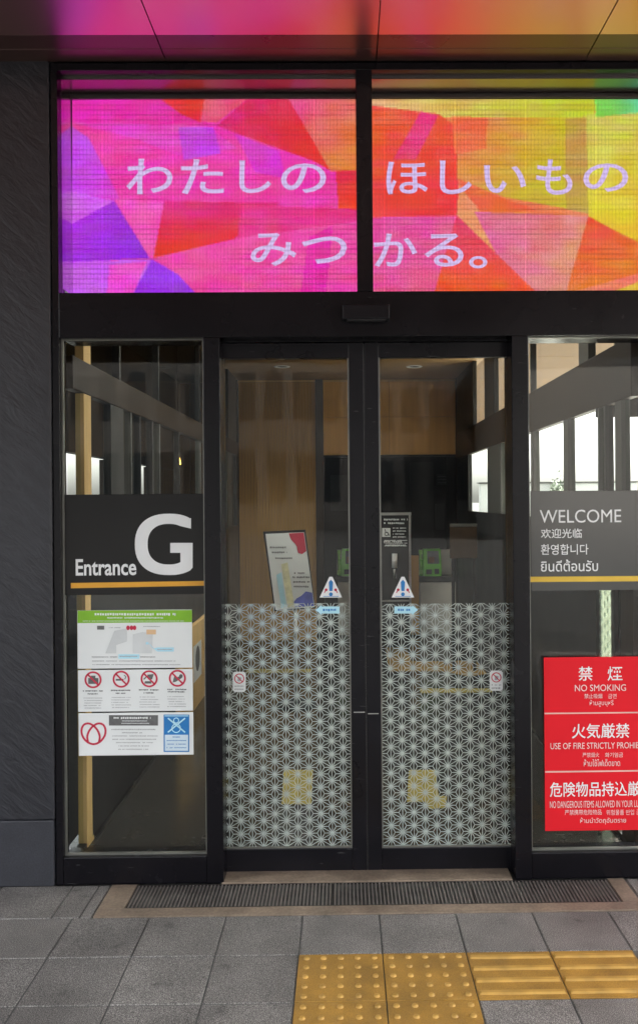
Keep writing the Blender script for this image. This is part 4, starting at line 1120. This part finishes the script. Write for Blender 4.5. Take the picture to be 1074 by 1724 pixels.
for q in ([('禁止吸烟', 983, 1168, 1013, 1176), ('금연', 1023, 1168, 1037, 1176)], [('严禁烟火', 980, 1267, 1008, 1275), ('화기엄금', 1018, 1267, 1048, 1275)],
          [('严禁携带危险物品', 950, 1363, 1012, 1372), ('위험물품 반입 금지', 1020, 1363, 1084, 1372)],
          [('ห้ามสูบบุหรี่', 992, 1178, 1032, 1190)], [('ห้ามใช้ไฟเด็ดขาด', 982, 1278, 1043, 1290)], [('ห้ามนำวัตถุอันตราย', 976, 1376, 1053, 1388)]): glyphs(q, PY2 - .0012, 'small_line', PINKI, rs)

# ================================================================== OUTSIDE, SEEN THROUGH THE SIDE GLASS
SOFF = wood_mat('timber_soffit', (.15, .072, .014), .4)
so = thing('timber_soffit', 'timber soffit outside the right side wall of the lobby', 'soffit', (2.4, 4, 3.1))
bm = bmesh.new()
for k in range(20): box(bm, 1.36, 3.4, .32 + k * .8, .32 + k * .8 + .795, 3.06, 3.10, bev=.002)
obj('boards', bm, SOFF, so)
bx('edge_beam', GREYD, so, 3.41, 3.5, .32, 16.3, 3.0, 3.4, bev=.004)
sl = thing('side_canopy', 'dark side canopy outside the left wall of the lobby', 'canopy', (-2.6, 6, 2.1))
bx('fascia', WOODD, sl, -2.7, -2.6, .12, 10.34, 2.10, 3.7, bev=.004)
bx('soffit', CHAR, sl, -2.599, -1.32, .12, 10.34, 3.5, 3.6, bev=0)
lwall = thing('dark_wall', 'dark brown panelled wall standing outside the left side glass', 'wall', (-2.6, 9, 0))
bx('added_low_wall', CHAR, lwall, -2.7, -2.61, .13, 5.99, 0, 1.5, bev=.004)  # low dark wall added to darken the ground beyond the left pane
for (a, b) in ((6.0, 7.35), (8.15, 10.34)):
    bm = bmesh.new(); n_ = int((b - a) / .25) + 1
    for k in range(n_): box(bm, -2.7, -2.61, a + (b - a) * k / n_ + .004, a + (b - a) * (k + 1) / n_ - .004, 0, 2.09, bev=.003)
    obj('boards', bm, WOODD, lwall)
DKW = wood_mat('shade_building_cladding', (.05, .032, .02))  # cladding of a building added to keep sun off the side boards
sb = thing('shade_building', 'dark clad building added behind the entrance lobby to block the sun', 'building', (-.4, 10.36, 0))
bm = bmesh.new()
for k in range(16): box(bm, -2.75 + 4.75 * k / 16 + .004, -2.75 + 4.75 * (k + 1) / 16 - .004, 10.36, 10.46, 0, 6.0, bev=.003)
obj('cladding', bm, DKW, sb)
bx('wall', CHAR, sb, -2.75, 2.0, 10.461, 18, 0, 6.0, bev=0); bx('parapet', GREYD, sb, -2.8, 2.05, 10.35, 18, 6.001, 6.4, bev=0)
# amber lantern
la = thing('lantern', 'small lit amber lantern seen through the left pane', 'lamp', (-1.95, 6.3, 2.0))
lp = F(300, 776, 6.5)
bm = bmesh.new(); tube(bm, (lp.x, 6.5, lp.z - .04), (lp.x, 6.5, lp.z + .04), .035, .022, 16); obj('shade', bm, emis('amber_glow', (1.0, .5, .08), 1.3), la)
bm = bmesh.new(); tube(bm, (lp.x, 6.5, lp.z + .04), (lp.x, 6.5, 3.499), .005, .005, 8); obj('stem', bm, GREYD, la)
# white garden wall and shrub far on the right
WHW = mat('white_rendered_wall', (.72, .72, .68), .7, 0, .08, 1.5)
gw = thing('garden_wall', 'low white rendered wall far off beyond the right side glass', 'wall', (9, 22, 0))
bx('wall_face', WHW, gw, 4, 8.6, 22, 22.3, 0, 2.05, bev=.01); bx('coping', GREYP, gw, 3.95, 8.65, 21.95, 22.35, 2.051, 2.1, bev=.01)
LEAF = mat('shrub_leaf', (.06, .09, .045), .6, 0, .4, 3)
sh = thing('shrub', 'small grey green shrub in front of the far white wall', 'shrub', (6.2, 21.4, 0))
vv2, ff2 = [], []
for k in range(900):
    a, b = random.uniform(0, 2 * PI), random.gauss(0, .5)
    rr = random.random() ** .4 * .36; c = Vector((6.25 + rr * math.cos(a), 21.4 + rr * math.sin(a), 1.7 + b * .42))
    d1 = Vector((random.gauss(0, 1), random.gauss(0, 1), random.gauss(0, 1))).normalized() * .05; d2 = d1.orthogonal().normalized() * .03
    i = len(vv2); vv2 += [tuple(c - d1), tuple(c + d2), tuple(c + d1), tuple(c - d2)]; ff2.append([i, i + 1, i + 2, i + 3])
obj('foliage', (vv2, ff2), LEAF, sh)
bm = bmesh.new(); tube(bm, (6.25, 21.4, 0), (6.25, 21.4, 1.5), .05, .025, 8); obj('trunk', bm, WOODD, sh)

# ------------------------------------------------------------------ buildings across the forecourt, mirrored in the glass
def building(label, x0, x1, y0, y1, h, m_, nx, nz, face):
    t = thing('building', label, 'building', ((x0 + x1) / 2, y1, 0))
    bx('wall', m_, t, x0, x1, y0, y1, 0, h, bev=0)
    wm = mat('dark_window_glass', (.03, .035, .04), .1)
    if not nx: bx('window', wm, t, x0 + .4, x1 - .4, y1 - .1, y1 + .02, h - 1.4, h - .6, bev=0)
    for i in range(nx):
        for j in range(nz):
            a = x0 + (x1 - x0) * (i + .2) / nx; b = x0 + (x1 - x0) * (i + .8) / nx
            c = 1 + (h - 1.5) * (j + .15) / nz; d = 1 + (h - 1.5) * (j + .75) / nz
            bx('window', wm, t, a, b, y1 - .1, y1 + .03, c, d, bev=0)
    bx('parapet', GREYP, t, x0 - .1, x1 + .1, y0, y1 + .1, h, h + .5, bev=0)
PALEW = mat('pale_plaster_facade', (.36, .345, .32), .8, 0, .06, .5)
GREYW = mat('grey_tile_facade', (.11, .105, .10), .7, 0, .2, .5)
building('grey low building across the forecourt on the left', -40, 1.5, -60, -40, 9.5, GREYW, 30, 2, 1)
building('grey low building across the forecourt behind the pale one', 1.6, 6.4, -60, -40, 8.5, GREYW, 4, 2, 1)
building('pale building across the forecourt on the right', 6.6, 22, -44, -30, 8, PALEW, 0, 1, 1)
